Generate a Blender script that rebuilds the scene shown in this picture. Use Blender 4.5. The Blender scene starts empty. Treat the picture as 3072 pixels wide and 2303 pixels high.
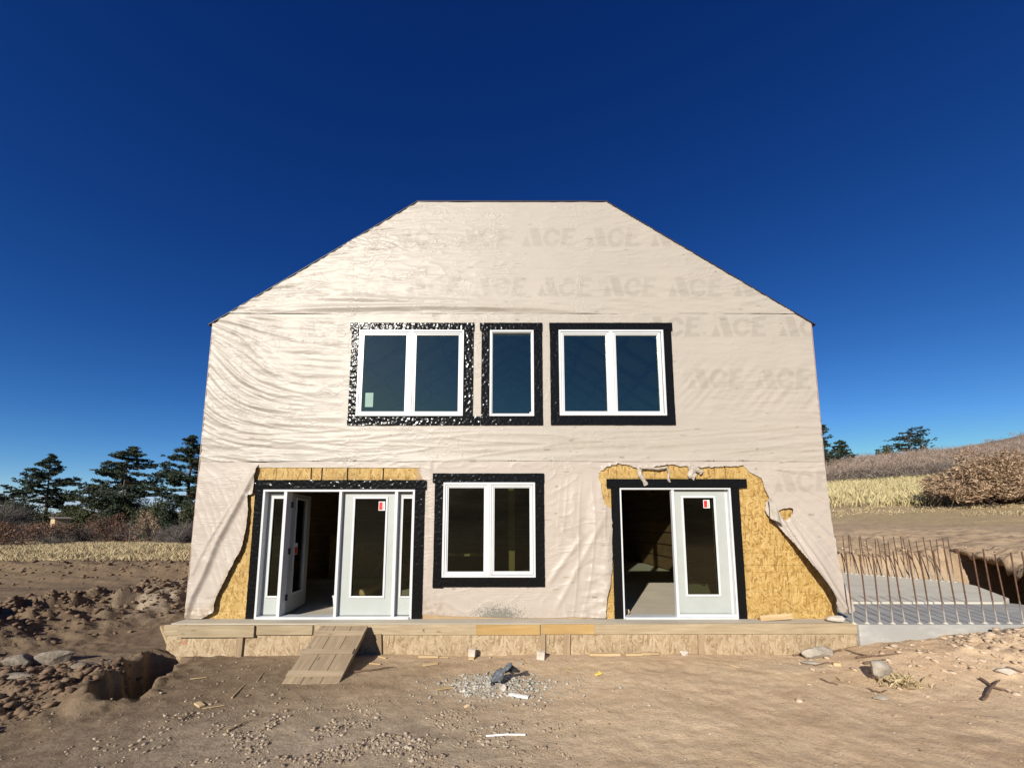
import bpy, bmesh, math, random
import numpy as np
from mathutils import Vector, Matrix, Euler

R = math.radians
random.seed(7)
rng = np.random.default_rng(11)
sc = bpy.context.scene
COL = sc.collection

# ------------------------------------------------------------------ camera, sky, sun, exposure
CAM = Vector((0.0, -6.67, 1.55))
PITCH = R(6.9)
cam_d = bpy.data.cameras.new("camera")
cam_d.sensor_width = 36.0
cam_d.lens = 36.0 * 1200 / 3072
cam_d.shift_y = (1426 - 1151.5) / 3072
cam_d.clip_start = 0.05
cam_d.clip_end = 4000
cam_o = bpy.data.objects.new("camera", cam_d)
cam_o.location = CAM
cam_o.rotation_euler = (R(90) + PITCH, 0, 0)
COL.objects.link(cam_o)
sc.camera = cam_o

SUN_AZ, SUN_EL = R(23.5), R(25.5)
TO_SUN = Vector((-math.sin(SUN_AZ) * math.cos(SUN_EL), -math.cos(SUN_AZ) * math.cos(SUN_EL), math.sin(SUN_EL)))
w = bpy.data.worlds.new("World")
sc.world = w
w.use_nodes = True
nt = w.node_tree
bg = nt.nodes["Background"]
sky = nt.nodes.new("ShaderNodeTexSky")
sky.sky_type = 'NISHITA'
sky.sun_disc = False
sky.sun_elevation = SUN_EL
sky.sun_rotation = math.pi + SUN_AZ
sky.altitude = 2200
sky.air_density = 1.0
sky.dust_density = 0.4
sky.ozone_density = 4.0
# one overall colour grade of the clear high-altitude sky: a contrast curve per channel
sep = nt.nodes.new("ShaderNodeSeparateColor")
com = nt.nodes.new("ShaderNodeCombineColor")
nt.links.new(sky.outputs[0], sep.inputs[0])
for i, (k, g, top) in enumerate(((0.170, 2.2, 3.2), (0.280, 1.65, 4.2), (0.550, 1.22, 5.8))):
    pw = nt.nodes.new("ShaderNodeMath"); pw.operation = 'POWER'; pw.inputs[1].default_value = g
    ml = nt.nodes.new("ShaderNodeMath"); ml.operation = 'MULTIPLY'; ml.inputs[1].default_value = k
    mn = nt.nodes.new("ShaderNodeMath"); mn.operation = 'MINIMUM'; mn.inputs[1].default_value = top
    nt.links.new(sep.outputs[i], pw.inputs[0]); nt.links.new(pw.outputs[0], ml.inputs[0])
    nt.links.new(ml.outputs[0], mn.inputs[0]); nt.links.new(mn.outputs[0], com.inputs[i])
nt.links.new(com.outputs[0], bg.inputs["Color"])
bg.inputs["Strength"].default_value = 0.1

sun_d = bpy.data.lights.new("sun", 'SUN')
sun_d.energy = 5.0
sun_d.angle = R(0.53)
sun_d.color = (1.0, 0.94, 0.84)
sun_o = bpy.data.objects.new("sun", sun_d)
sun_o.rotation_euler = TO_SUN.to_track_quat('Z', 'Y').to_euler()
sun_o.location = (-20, -30, 25)
COL.objects.link(sun_o)

sc.view_settings.view_transform = 'Standard'
sc.view_settings.look = 'None'
sc.view_settings.exposure = 0.48
sc.view_settings.gamma = 1.0
sc.view_settings.use_curve_mapping = False
sc.render.engine = 'CYCLES'
sc.cycles.use_denoising = True
sc.cycles.max_bounces = 8
sc.cycles.transparent_max_bounces = 12
sc.cycles.sample_clamp_indirect = 4.0

# ------------------------------------------------------------------ noise helpers
_perm = np.random.default_rng(3).permutation(512)
_perm = np.concatenate([_perm, _perm, _perm])
_ga = np.random.default_rng(4).uniform(0, 2 * np.pi, 512)
_gx, _gy = np.cos(_ga), np.sin(_ga)


def perlin(x, y):
    x = np.asarray(x, float); y = np.asarray(y, float)
    xi = np.floor(x).astype(int); yi = np.floor(y).astype(int)
    xf = x - xi; yf = y - yi
    xi &= 511; yi &= 511
    u = xf * xf * xf * (xf * (xf * 6 - 15) + 10)
    v = yf * yf * yf * (yf * (yf * 6 - 15) + 10)

    def g(ix, iy, dx, dy):
        h = _perm[_perm[ix & 511] + (iy & 511)] & 511
        return _gx[h] * dx + _gy[h] * dy
    a = g(xi, yi, xf, yf); b = g(xi + 1, yi, xf - 1, yf)
    c = g(xi, yi + 1, xf, yf - 1); d = g(xi + 1, yi + 1, xf - 1, yf - 1)
    return (a + u * (b - a)) * (1 - v) + (c + u * (d - c)) * v


def fbm(x, y, o=4, gain=0.5):
    s = 0; a = 1.0
    for k in range(o):
        s = s + a * perlin(x + 17.3 * k, y - 9.1 * k)
        x = x * 2.03; y = y * 2.03; a *= gain
    return s


def ridged(x, y, o=3):
    s = 0; a = 1.0
    for k in range(o):
        s = s + a * (1 - np.abs(perlin(x + 5.2 * k, y + 3.7 * k)) * 2)
        x = x * 2.1; y = y * 2.1; a *= 0.5
    return s


def ss(a, b, t):
    t = np.clip((np.asarray(t, float) - a) / (b - a), 0, 1)
    return t * t * (3 - 2 * t)


# ------------------------------------------------------------------ object helpers
def tag(o, label=None, cat=None, group=None, kind=None):
    if label: o["label"] = label
    if cat: o["category"] = cat
    if group: o["group"] = group
    if kind: o["kind"] = kind
    return o


def empty(name, loc=(0, 0, 0), rz=0.0):
    o = bpy.data.objects.new(name, None)
    o.location = loc
    o.rotation_euler = (0, 0, rz)
    o.empty_display_size = 0.2
    COL.objects.link(o)
    return o


def link(name, me, mat=None, parent=None):
    o = bpy.data.objects.new(name, me)
    if mat is not None and len(me.materials) == 0:
        me.materials.append(mat)
    COL.objects.link(o)
    if parent is not None:
        o.parent = parent
    return o


def mesh_np(name, V, F, smooth=False):
    """V (n,3), F (m,k) uniform polygons"""
    V = np.ascontiguousarray(V, dtype=np.float32); F = np.ascontiguousarray(F, dtype=np.int32)
    me = bpy.data.meshes.new(name)
    k = F.shape[1]
    me.vertices.add(len(V)); me.vertices.foreach_set("co", V.ravel())
    me.loops.add(F.size); me.loops.foreach_set("vertex_index", F.ravel())
    me.polygons.add(len(F))
    me.polygons.foreach_set("loop_start", np.arange(0, F.size, k, dtype=np.int32))
    me.polygons.foreach_set("loop_total", np.full(len(F), k, dtype=np.int32))
    if smooth:
        me.polygons.foreach_set("use_smooth", np.ones(len(F), dtype=bool))
    me.update(calc_edges=True)
    me.validate()
    return me


def set_attr(me, name, arr):
    a = me.attributes.new(name, 'FLOAT', 'POINT')
    a.data.foreach_set("value", np.ascontiguousarray(arr, dtype=np.float32))


class MB:
    """collects simple solids, then becomes one mesh object"""
    def __init__(self):
        self.v = []; self.f = []

    def add(self, vs, fs):
        n = len(self.v)
        self.v += [tuple(p) for p in vs]
        self.f += [tuple(i + n for i in q) for q in fs]
        return self

    def box(self, x0, x1, y0, y1, z0, z1, M=None):
        vs = [Vector(p) for p in ((x0, y0, z0), (x1, y0, z0), (x1, y1, z0), (x0, y1, z0),
                                  (x0, y0, z1), (x1, y0, z1), (x1, y1, z1), (x0, y1, z1))]
        if M is not None: vs = [M @ p for p in vs]
        return self.add(vs, [(0, 3, 2, 1), (4, 5, 6, 7), (0, 1, 5, 4), (1, 2, 6, 5), (2, 3, 7, 6), (3, 0, 4, 7)])

    def ring(self, x0, x1, z0, z1, wd, y0, y1, wb=None, M=None):
        """rectangular picture-frame in the xz plane"""
        wb = wd if wb is None else wb
        self.box(x0, x0 + wd, y0, y1, z0, z1, M)
        self.box(x1 - wd, x1, y0, y1, z0, z1, M)
        self.box(x0 + wd, x1 - wd, y0, y1, z1 - wd, z1, M)
        self.box(x0 + wd, x1 - wd, y0, y1, z0, z0 + wb, M)
        return self

    def prism(self, poly, y0, y1):
        """polygon in xz extruded along y"""
        n = len(poly)
        vs = [(x, y0, z) for x, z in poly] + [(x, y1, z) for x, z in poly]
        fs = [tuple(range(n)), tuple(range(2 * n - 1, n - 1, -1))]
        for i in range(n):
            j = (i + 1) % n
            fs.append((i, i + n, j + n, j))
        return self.add(vs, fs)

    def prismz(self, poly, z0, z1):
        n = len(poly)
        vs = [(x, y, z0) for x, y in poly] + [(x, y, z1) for x, y in poly]
        fs = [tuple(range(n - 1, -1, -1)), tuple(range(n, 2 * n))]
        for i in range(n):
            j = (i + 1) % n
            fs.append((i, j, j + n, i + n))
        return self.add(vs, fs)

    def tube(self, pts, rad, seg=6, caps=True):
        pts = [Vector(p) for p in pts]
        if not hasattr(rad, '__len__'): rad = [rad] * len(pts)
        vs = []; fs = []
        for i, p in enumerate(pts):
            d = (pts[min(i + 1, len(pts) - 1)] - pts[max(i - 1, 0)]).normalized()
            a = d.orthogonal().normalized() if abs(d.z) > 0.95 else d.cross(Vector((0, 0, 1))).normalized()
            b = d.cross(a)
            for k in range(seg):
                t = 2 * math.pi * k / seg
                vs.append(p + (a * math.cos(t) + b * math.sin(t)) * rad[i])
        for i in range(len(pts) - 1):
            for k in range(seg):
                k2 = (k + 1) % seg
                fs.append((i * seg + k, i * seg + k2, (i + 1) * seg + k2, (i + 1) * seg + k))
        if caps:
            fs.append(tuple(range(seg - 1, -1, -1)))
            fs.append(tuple(range((len(pts) - 1) * seg, len(pts) * seg)))
        return self.add(vs, fs)

    def mesh(self, name):
        me = bpy.data.meshes.new(name)
        me.from_pydata(self.v, [], self.f)
        me.update()
        bm = bmesh.new(); bm.from_mesh(me)
        bmesh.ops.recalc_face_normals(bm, faces=bm.faces)
        bm.to_mesh(me); bm.free()
        return me

    def build(self, name, mat=None, parent=None, bevel=0.0, smooth=False):
        me = self.mesh(name)
        if smooth:
            me.polygons.foreach_set("use_smooth", [True] * len(me.polygons))
        o = link(name, me, mat, parent)
        if bevel:
            m = o.modifiers.new("bevel", 'BEVEL')
            m.width = bevel; m.segments = 2; m.limit_method = 'ANGLE'
        return o


# ------------------------------------------------------------------ materials
class NT:
    def __init__(self, name):
        self.m = bpy.data.materials.new(name)
        self.m.use_nodes = True
        self.t = self.m.node_tree
        self.b = self.t.nodes["Principled BSDF"]
        self.out = self.t.nodes["Material Output"]

    def n(self, typ, **kw):
        nd = self.t.nodes.new(typ)
        for k, v in kw.items():
            if k.startswith("i_"):
                key = k[2:]
                nd.inputs[int(key) if key.isdigit() else key].default_value = v
            else:
                setattr(nd, k, v)
        return nd

    def l(self, a, b):
        self.t.links.new(a, b)

    def coord(self, scale=(1, 1, 1), rot=(0, 0, 0), src="Object"):
        tc = self.n("ShaderNodeTexCoord")
        mp = self.n("ShaderNodeMapping")
        mp.inputs["Scale"].default_value = scale
        mp.inputs["Rotation"].default_value = rot
        self.l(tc.outputs[src], mp.inputs[0])
        return mp.outputs[0]

    def noise(self, vec, scale, detail=4, rough=0.55, dist=0.0):
        nd = self.n("ShaderNodeTexNoise")
        nd.inputs["Scale"].default_value = scale
        nd.inputs["Detail"].default_value = detail
        nd.inputs["Roughness"].default_value = rough
        nd.inputs["Distortion"].default_value = dist
        if vec is not None: self.l(vec, nd.inputs["Vector"])
        return nd.outputs[0]

    def ramp(self, fac, stops):
        r = self.n("ShaderNodeValToRGB")
        el = r.color_ramp.elements
        while len(el) > len(stops): el.remove(el[-1])
        while len(el) < len(stops): el.new(0.5)
        for e, (p, c) in zip(el, stops):
            e.position = p
            e.color = (c[0], c[1], c[2], 1) if hasattr(c, '__len__') else (c, c, c, 1)
        self.l(fac, r.inputs[0])
        return r.outputs[0]

    def mix(self, fac, a, b, mode='MIX'):
        nd = self.n("ShaderNodeMix", data_type='RGBA', blend_type=mode)
        for sock, v in ((nd.inputs[0], fac), (nd.inputs[6], a), (nd.inputs[7], b)):
            if hasattr(v, "is_output"): self.l(v, sock)
            elif hasattr(v, '__len__'): sock.default_value = (v[0], v[1], v[2], 1)
            else: sock.default_value = v
        return nd.outputs[2]

    def math(self, op, a, b=None, c=None):
        nd = self.n("ShaderNodeMath", operation=op)
        for s_, v in zip(nd.inputs, (a, b, c)):
            if v is None: continue
            if hasattr(v, "is_output"): self.l(v, s_)
            else: s_.default_value = v
        return nd.outputs[0]

    def attr(self, name):
        return self.n("ShaderNodeAttribute", attribute_name=name).outputs["Fac"]

    def bump(self, h, strength, dist=0.01, nrm=None):
        nd = self.n("ShaderNodeBump")
        nd.inputs["Strength"].default_value = strength
        nd.inputs["Distance"].default_value = dist
        self.l(h, nd.inputs["Height"])
        if nrm is not None: self.l(nrm, nd.inputs["Normal"])
        return nd.outputs[0]

    def fin(self, col=None, rough=0.7, nrm=None, spec=0.3, metal=0.0):
        b = self.b
        if col is not None:
            if hasattr(col, "is_output"): self.l(col, b.inputs["Base Color"])
            else: b.inputs["Base Color"].default_value = (col[0], col[1], col[2], 1)
        if hasattr(rough, "is_output"): self.l(rough, b.inputs["Roughness"])
        else: b.inputs["Roughness"].default_value = rough
        b.inputs["Specular IOR Level"].default_value = spec
        b.inputs["Metallic"].default_value = metal
        if nrm is not None: self.l(nrm, b.inputs["Normal"])
        return self.m


def simple(name, c1, c2, scale=8, rough=0.8, bump=0.3, bd=0.005, detail=5, stretch=(1, 1, 1), spec=0.3, rand=0.0):
    m = NT(name)
    v = m.coord(stretch)
    n = m.noise(v, scale, detail)
    col = m.ramp(n, [(0.3, c1), (0.7, c2)])
    if rand:
        oi = m.n("ShaderNodeObjectInfo")
        f = m.math('MULTIPLY_ADD', oi.outputs["Random"], rand, 1 - rand / 2)
        col = m.mix(1.0, col, f, 'MULTIPLY') if False else m.mix(1.0, col, m.n_rgb(f), 'MULTIPLY')
    nb = m.bump(n, bump, bd) if bump else None
    return m.fin(col, rough, nb, spec)


def _n_rgb(self, f):
    c = self.n("ShaderNodeCombineColor")
    for i in range(3): self.l(f, c.inputs[i])
    return c.outputs[0]


NT.n_rgb = _n_rgb


def mat_wood(name, c1, c2, axis=0, rand=0.35, rough=0.8, knots=True):
    m = NT(name)
    st = [26, 26, 26]; st[axis] = 1.6
    oi = m.n("ShaderNodeObjectInfo")
    tc = m.n("ShaderNodeTexCoord")
    ad = m.n("ShaderNodeVectorMath", operation='ADD')
    m.l(tc.outputs["Object"], ad.inputs[0])
    m.l(m.n_rgb(m.math('MULTIPLY', oi.outputs["Random"], 37.0)), ad.inputs[1])
    mp = m.n("ShaderNodeMapping"); mp.inputs["Scale"].default_value = st
    m.l(ad.outputs[0], mp.inputs[0])
    g = m.noise(mp.outputs[0], 1.0, 6, 0.65, 0.6)
    big = m.noise(ad.outputs[0], 2.2, 3)
    col = m.ramp(g, [(0.3, c1), (0.68, c2)])
    col = m.mix(m.ramp(big, [(0.35, 0.0), (0.75, 0.45)]), col, tuple(0.72 * k for k in c1))
    if knots:
        mp2 = m.n("ShaderNodeMapping"); s2 = [7, 7, 7]; s2[axis] = 2.4; mp2.inputs["Scale"].default_value = s2
        m.l(ad.outputs[0], mp2.inputs[0])
        vo = m.n("ShaderNodeTexVoronoi"); vo.inputs["Scale"].default_value = 1.0
        m.l(mp2.outputs[0], vo.inputs["Vector"])
        k = m.ramp(vo.outputs["Distance"], [(0.06, 1.0), (0.14, 0.0)])
        col = m.mix(m.math('MULTIPLY', k, 0.6), col, tuple(0.35 * q for q in c1))
    f = m.math('MULTIPLY_ADD', oi.outputs["Random"], rand, 1 - rand / 2)
    col = m.mix(1.0, col, m.n_rgb(f), 'MULTIPLY')
    return m.fin(col, rough, m.bump(g, 0.35, 0.004), 0.25)


def mat_osb(name, dark, mid, light, lines=True, wear=0.0):
    m = NT(name)
    tc = m.n("ShaderNodeTexCoord")
    wv = m.noise(tc.outputs["Object"], 3.0, 2)
    layers = []
    for rot, sc_ in ((0.35, (10, 10, 42)), (-0.9, (11, 11, 48)), (1.45, (10, 10, 44))):
        mp = m.n("ShaderNodeMapping")
        mp.inputs["Rotation"].default_value = (0, rot, 0)
        m.l(tc.outputs["Object"], mp.inputs[0])
        mp2 = m.n("ShaderNodeMapping"); mp2.inputs["Scale"].default_value = sc_
        m.l(mp.outputs[0], mp2.inputs[0])
        vo = m.n("ShaderNodeTexVoronoi"); vo.inputs["Scale"].default_value = 1.0; vo.inputs["Randomness"].default_value = 1.0
        m.l(mp2.outputs[0], vo.inputs["Vector"])
        sep = m.n("ShaderNodeSeparateColor"); m.l(vo.outputs["Color"], sep.inputs[0])
        layers.append((sep.outputs[0], sep.outputs[1]))
    a = m.math('GREATER_THAN', layers[1][1], 0.55)
    b = m.math('GREATER_THAN', layers[2][1], 0.62)
    val = m.n("ShaderNodeMix"); m.l(a, val.inputs[0]); m.l(layers[0][0], val.inputs[2]); m.l(layers[1][0], val.inputs[3])
    val2 = m.n("ShaderNodeMix"); m.l(b, val2.inputs[0]); m.l(val.outputs[0], val2.inputs[2]); m.l(layers[2][0], val2.inputs[3])
    fine = m.noise(m.coord((60, 60, 60)), 1.0, 3)
    v = m.math('MULTIPLY_ADD', fine, 0.25, m.math('MULTIPLY', val2.outputs[0], 0.85))
    col = m.ramp(v, [(0.08, dark), (0.35, mid), (0.95, light)])
    big = m.noise(tc.outputs["Object"], 1.3, 4)
    col = m.mix(m.ramp(big, [(0.4, 0.0), (0.75, 0.25 + wear)]), col, tuple(0.55 * k for k in mid))
    if lines:
        sp = m.n("ShaderNodeSeparateXYZ"); m.l(tc.outputs["Object"], sp.inputs[0])
        wob = m.math('MULTIPLY_ADD', wv, 0.012, sp.outputs[2])
        fr = m.math('FRACT', m.math('MULTIPLY', wob, 1 / 0.31))
        ln = m.math('LESS_THAN', m.math('ABSOLUTE', m.math('SUBTRACT', fr, 0.5)), 0.013)
        col = m.mix(m.math('MULTIPLY', ln, m.math('MULTIPLY', big, 0.75)), col, tuple(0.25 * k for k in dark))
    return m.fin(col, 0.65, m.bump(v, 0.35, 0.004), 0.3)


def mat_wrap():
    m = NT("house_wrap_sheet")
    tc = m.n("ShaderNodeTexCoord")
    fine = m.noise(m.coord((1, 1, 1)), 160, 3, 0.7)
    big = m.noise(m.coord((0.7, 0.7, 1.1)), 1.4, 4)
    base = m.mix(m.ramp(big, [(0.3, 0.0), (0.7, 1.0)]), (0.358, 0.320, 0.268), (0.384, 0.340, 0.286))
    pk = m.attr("pink")
    base = m.mix(pk, base, (0.410, 0.346, 0.294))
    base = m.mix(m.ramp(fine, [(0.35, 0.0), (0.75, 0.22)]), base, (0.25, 0.23, 0.185))
    base = m.mix(m.math('MULTIPLY', m.attr("ink"), 0.40), base, (0.235, 0.205, 0.165))
    base = m.mix(m.attr("mark"), base, (0.11, 0.09, 0.065))
    sp = m.attr("splat")
    sn = m.noise(m.coord((1, 1, 1)), 55, 4, 0.7)
    spm = m.math('GREATER_THAN', m.math('ADD', sn, m.math('MULTIPLY', sp, 0.28)), 0.74)
    base = m.mix(m.math('MULTIPLY', spm, m.math('MINIMUM', m.math('MULTIPLY', sp, 3.0), 1.0)), base, (0.16, 0.155, 0.13))
    dust = m.attr("dirt")
    dn = m.noise(m.coord((1, 1, 1)), 9, 5, 0.65)
    base = m.mix(m.math('MULTIPLY', dust, m.ramp(dn, [(0.35, 0.0), (0.7, 0.8)])), base, (0.23, 0.15, 0.08))
    # woven plastic: fine cross threads
    wv1 = m.noise(m.coord((220, 1, 3)), 1.0, 2)
    wv2 = m.noise(m.coord((3, 1, 220)), 1.0, 2)
    cr = m.noise(m.coord((4.5, 1, 22)), 1.0, 5, 0.6, 0.8)
    nb = m.bump(m.math('ADD', wv1, wv2), 0.10, 0.003)
    cr2 = m.noise(m.coord((9, 1, 34)), 1.0, 4, 0.6, 1.0)
    nb = m.bump(cr2, 0.16, 0.006, nb)
    nb = m.bump(cr, 0.22, 0.010, nb)
    # crisp papery creases: thin valley lines of stretched noise
    for sc_, st_, seed in (((0.9, 1, 5.5), 0.30, 0.0), ((2.6, 1, 3.2), 0.22, 4.0)):
        mp = m.n("ShaderNodeMapping"); mp.inputs["Scale"].default_value = sc_; mp.inputs["Location"].default_value = (seed, 0, seed)
        mp.inputs["Rotation"].default_value = (0, 0.06 if seed == 0 else 0.5, 0)
        m.l(tc.outputs["Object"], mp.inputs[0])
        q = m.noise(mp.outputs[0], 1.0, 3, 0.55, 0.9)
        ln = m.ramp(m.math('ABSOLUTE', m.math('SUBTRACT', q, 0.5)), [(0.0, 1.0), (0.03, 0.0)])
        msk = m.ramp(m.noise(m.coord((0.8, 1, 1.3)), 1.7, 3), [(0.45, 0.0), (0.60, 1.0)])
        nb = m.bump(m.math('MULTIPLY', ln, msk), st_, 0.012, nb)
    m.fin(base, 0.455, nb, 0.37)
    return m.m


M_WRAP = mat_wrap()
M_OSB = mat_osb("strand_board", (0.19, 0.098, 0.022), (0.345, 0.212, 0.058), (0.47, 0.325, 0.125))
M_OSBSK = mat_osb("weathered_strand_board", (0.20, 0.132, 0.068), (0.31, 0.222, 0.128), (0.42, 0.33, 0.215), lines=False, wear=0.15)
M_OSBIN = mat_osb("indoor_strand_board", (0.20, 0.10, 0.035), (0.32, 0.18, 0.07), (0.44, 0.27, 0.11), lines=False)
M_FORM = mat_wood("form_lumber", (0.26, 0.195, 0.115), (0.385, 0.31, 0.20), 0, 0.16)
M_FORMY = mat_wood("fresh_lumber", (0.33, 0.205, 0.075), (0.42, 0.28, 0.115), 0, 0.15)
M_STAKE = mat_wood("stake_lumber", (0.22, 0.155, 0.09), (0.33, 0.245, 0.15), 2, 0.3)
M_RAMP = mat_wood("grey_weathered_plank", (0.19, 0.14, 0.09), (0.31, 0.235, 0.15), 1, 0.2)
M_CLEAT = mat_wood("cleat_lumber", (0.25, 0.185, 0.12), (0.37, 0.285, 0.19), 0, 0.2)
M_LUMB = mat_wood("loose_lumber", (0.38, 0.26, 0.125), (0.52, 0.395, 0.235), 0, 0.35)
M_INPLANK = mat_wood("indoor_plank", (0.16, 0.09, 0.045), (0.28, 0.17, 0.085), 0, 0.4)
M_RAFTER = mat_wood("rafter_lumber", (0.25, 0.17, 0.09), (0.40, 0.28, 0.16), 1, 0.3)
M_STICK = simple("dead_stick", (0.075, 0.045, 0.03), (0.19, 0.125, 0.08), 30, 0.9, 0.5)
M_VINYL = simple("white_vinyl", (0.50, 0.51, 0.51), (0.55, 0.555, 0.555), 3, 0.35, 0.02, 0.001, 2, spec=0.5)
M_LEAF = simple("primed_door_skin", (0.34, 0.36, 0.335), (0.37, 0.39, 0.365), 4, 0.45, 0.05, 0.001, 3, spec=0.4)
M_LEAFIN = M_LEAF
M_CONC = None


def mat_concrete(name, a, b, c):
    m = NT(name)
    v = m.coord()
    n1 = m.noise(v, 1.6, 6, 0.6, 0.4)
    n2 = m.noise(m.coord((1.2, 5, 5)), 1.5, 5, 0.65)
    n3 = m.noise(v, 60, 3)
    col = m.ramp(n1, [(0.3, a), (0.7, b)])
    col = m.mix(m.ramp(n2, [(0.52, 0.0), (0.72, 0.8)]), col, c)
    col = m.mix(m.ramp(n3, [(0.3, 0.0), (0.8, 0.35)]), col, tuple(0.6 * k for k in a))
    return m.fin(col, 0.85, m.bump(n3, 0.25, 0.004), 0.25)


M_CONC = mat_concrete("grey_concrete", (0.29, 0.28, 0.255), (0.36, 0.35, 0.32), (0.47, 0.46, 0.42))
M_CONCL = mat_concrete("pale_concrete", (0.44, 0.40, 0.325), (0.52, 0.485, 0.40), (0.62, 0.59, 0.515))
M_FLOOR = mat_concrete("indoor_floor", (0.40, 0.35, 0.27), (0.46, 0.41, 0.325), (0.52, 0.47, 0.385))


def mat_rebar():
    m = NT("rusty_rebar")
    n = m.noise(m.coord((1, 1, 1)), 9, 4)
    tc = m.n("ShaderNodeTexCoord")
    sp = m.n("ShaderNodeSeparateXYZ"); m.l(tc.outputs["Object"], sp.inputs[0])
    low = m.math('ADD', sp.outputs[2], m.math('MULTIPLY', n, 0.5))
    col = m.ramp(n, [(0.3, (0.062, 0.032, 0.02)), (0.7, (0.135, 0.075, 0.045))])
    f = m.ramp(low, [(0.35, 1.0), (0.62, 0.0)])
    col = m.mix(f, col, (0.30, 0.275, 0.24))
    return m.fin(col, 0.8, m.bump(n, 0.3, 0.003), 0.3)


M_REBAR = mat_rebar()


def mat_tape():
    m = NT("black_flashing_tape")
    n = m.noise(m.coord((1, 1, 1)), 34, 5, 0.6, 0.5)
    r = m.ramp(m.noise(m.coord(), 11, 3), [(0.35, 0.15), (0.7, 0.23)])
    return m.fin((0.006, 0.006, 0.006), r, m.bump(n, 0.12, 0.006), 0.13)


M_TAPE = mat_tape()


def mat_glass(name, tint, refl):
    m = NT(name)
    tr = m.n("ShaderNodeBsdfTransparent"); tr.inputs[0].default_value = (*tint, 1)
    gl = m.n("ShaderNodeBsdfGlossy"); gl.inputs["Roughness"].default_value = 0.01
    gl.inputs[0].default_value = (1.0, 0.95, 0.72, 1)
    wv = m.bump(m.noise(m.coord((1, 1, 1)), 2.3, 2), 0.05, 0.02); m.l(wv, gl.inputs["Normal"])
    fr = m.n("ShaderNodeFresnel"); fr.inputs["IOR"].default_value = 1.5
    f = m.math('ADD', fr.outputs[0], refl)
    mx = m.n("ShaderNodeMixShader")
    m.l(f, mx.inputs[0]); m.l(tr.outputs[0], mx.inputs[1]); m.l(gl.outputs[0], mx.inputs[2])
    m.l(mx.outputs[0], m.out.inputs[0])
    return m.m


M_GLASS = mat_glass("window_glass", (0.60, 0.64, 0.55), 0.0)
M_GLASSUP = mat_glass("coated_window_glass", (0.66, 0.72, 0.66), 0.075)
M_ROOF = simple("dark_roof_metal", (0.025, 0.018, 0.02), (0.04, 0.028, 0.03), 4, 0.5, 0.05)
M_TRIM = simple("pink_wrap_return", (0.28, 0.19, 0.15), (0.34, 0.23, 0.19), 6, 0.6, 0.2)
M_RED = simple("red_sticker", (0.55, 0.02, 0.02), (0.62, 0.03, 0.03), 3, 0.5, 0)
M_PAPER = simple("white_paper", (0.72, 0.70, 0.66), (0.80, 0.78, 0.74), 20, 0.7, 0)
M_PAPERG = simple("pale_green_paper", (0.20, 0.30, 0.255), (0.24, 0.345, 0.295), 6, 0.7, 0)
M_INK = simple("dark_ink", (0.05, 0.04, 0.04), (0.09, 0.07, 0.06), 9, 0.7, 0)
M_PINKINK = simple("red_spray", (0.50, 0.10, 0.08), (0.60, 0.22, 0.15), 30, 0.8, 0)
M_BLACKPL = simple("black_plastic_sheet", (0.012, 0.013, 0.016), (0.035, 0.038, 0.045), 18, 0.32, 0.5, 0.01, spec=0.6)
M_GREYPL = simple("dusty_grey_plastic", (0.05, 0.057, 0.064), (0.13, 0.145, 0.16), 14, 0.4, 0.5, 0.01, spec=0.5)
M_YEL = simple("yellow_plastic", (0.62, 0.46, 0.08), (0.72, 0.55, 0.14), 8, 0.5, 0.1)
M_ROCK = simple("grey_rock", (0.235, 0.20, 0.155), (0.40, 0.35, 0.28), 9, 0.9, 0.8, 0.02, 7)
M_ROCKP = simple("pale_rock", (0.36, 0.31, 0.25), (0.55, 0.49, 0.41), 9, 0.9, 0.8, 0.02, 7)
M_ROCKD = simple("dark_grey_rock", (0.11, 0.09, 0.066), (0.25, 0.21, 0.165), 14, 0.95, 1.0, 0.03, 7)
M_BUCKET = simple("white_bucket_plastic", (0.55, 0.55, 0.55), (0.62, 0.62, 0.62), 4, 0.4, 0.05)
M_CARD = simple("cardboard", (0.40, 0.29, 0.17), (0.50, 0.37, 0.23), 14, 0.8, 0.1)
M_HINGE = simple("black_hinge", (0.02, 0.02, 0.02), (0.03, 0.03, 0.03), 9, 0.5, 0)  # plain black of the door hinges
M_GALV = simple("metal_threshold", (0.46, 0.47, 0.47), (0.55, 0.56, 0.56), 5, 0.4, 0.05, spec=0.5)


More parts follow.
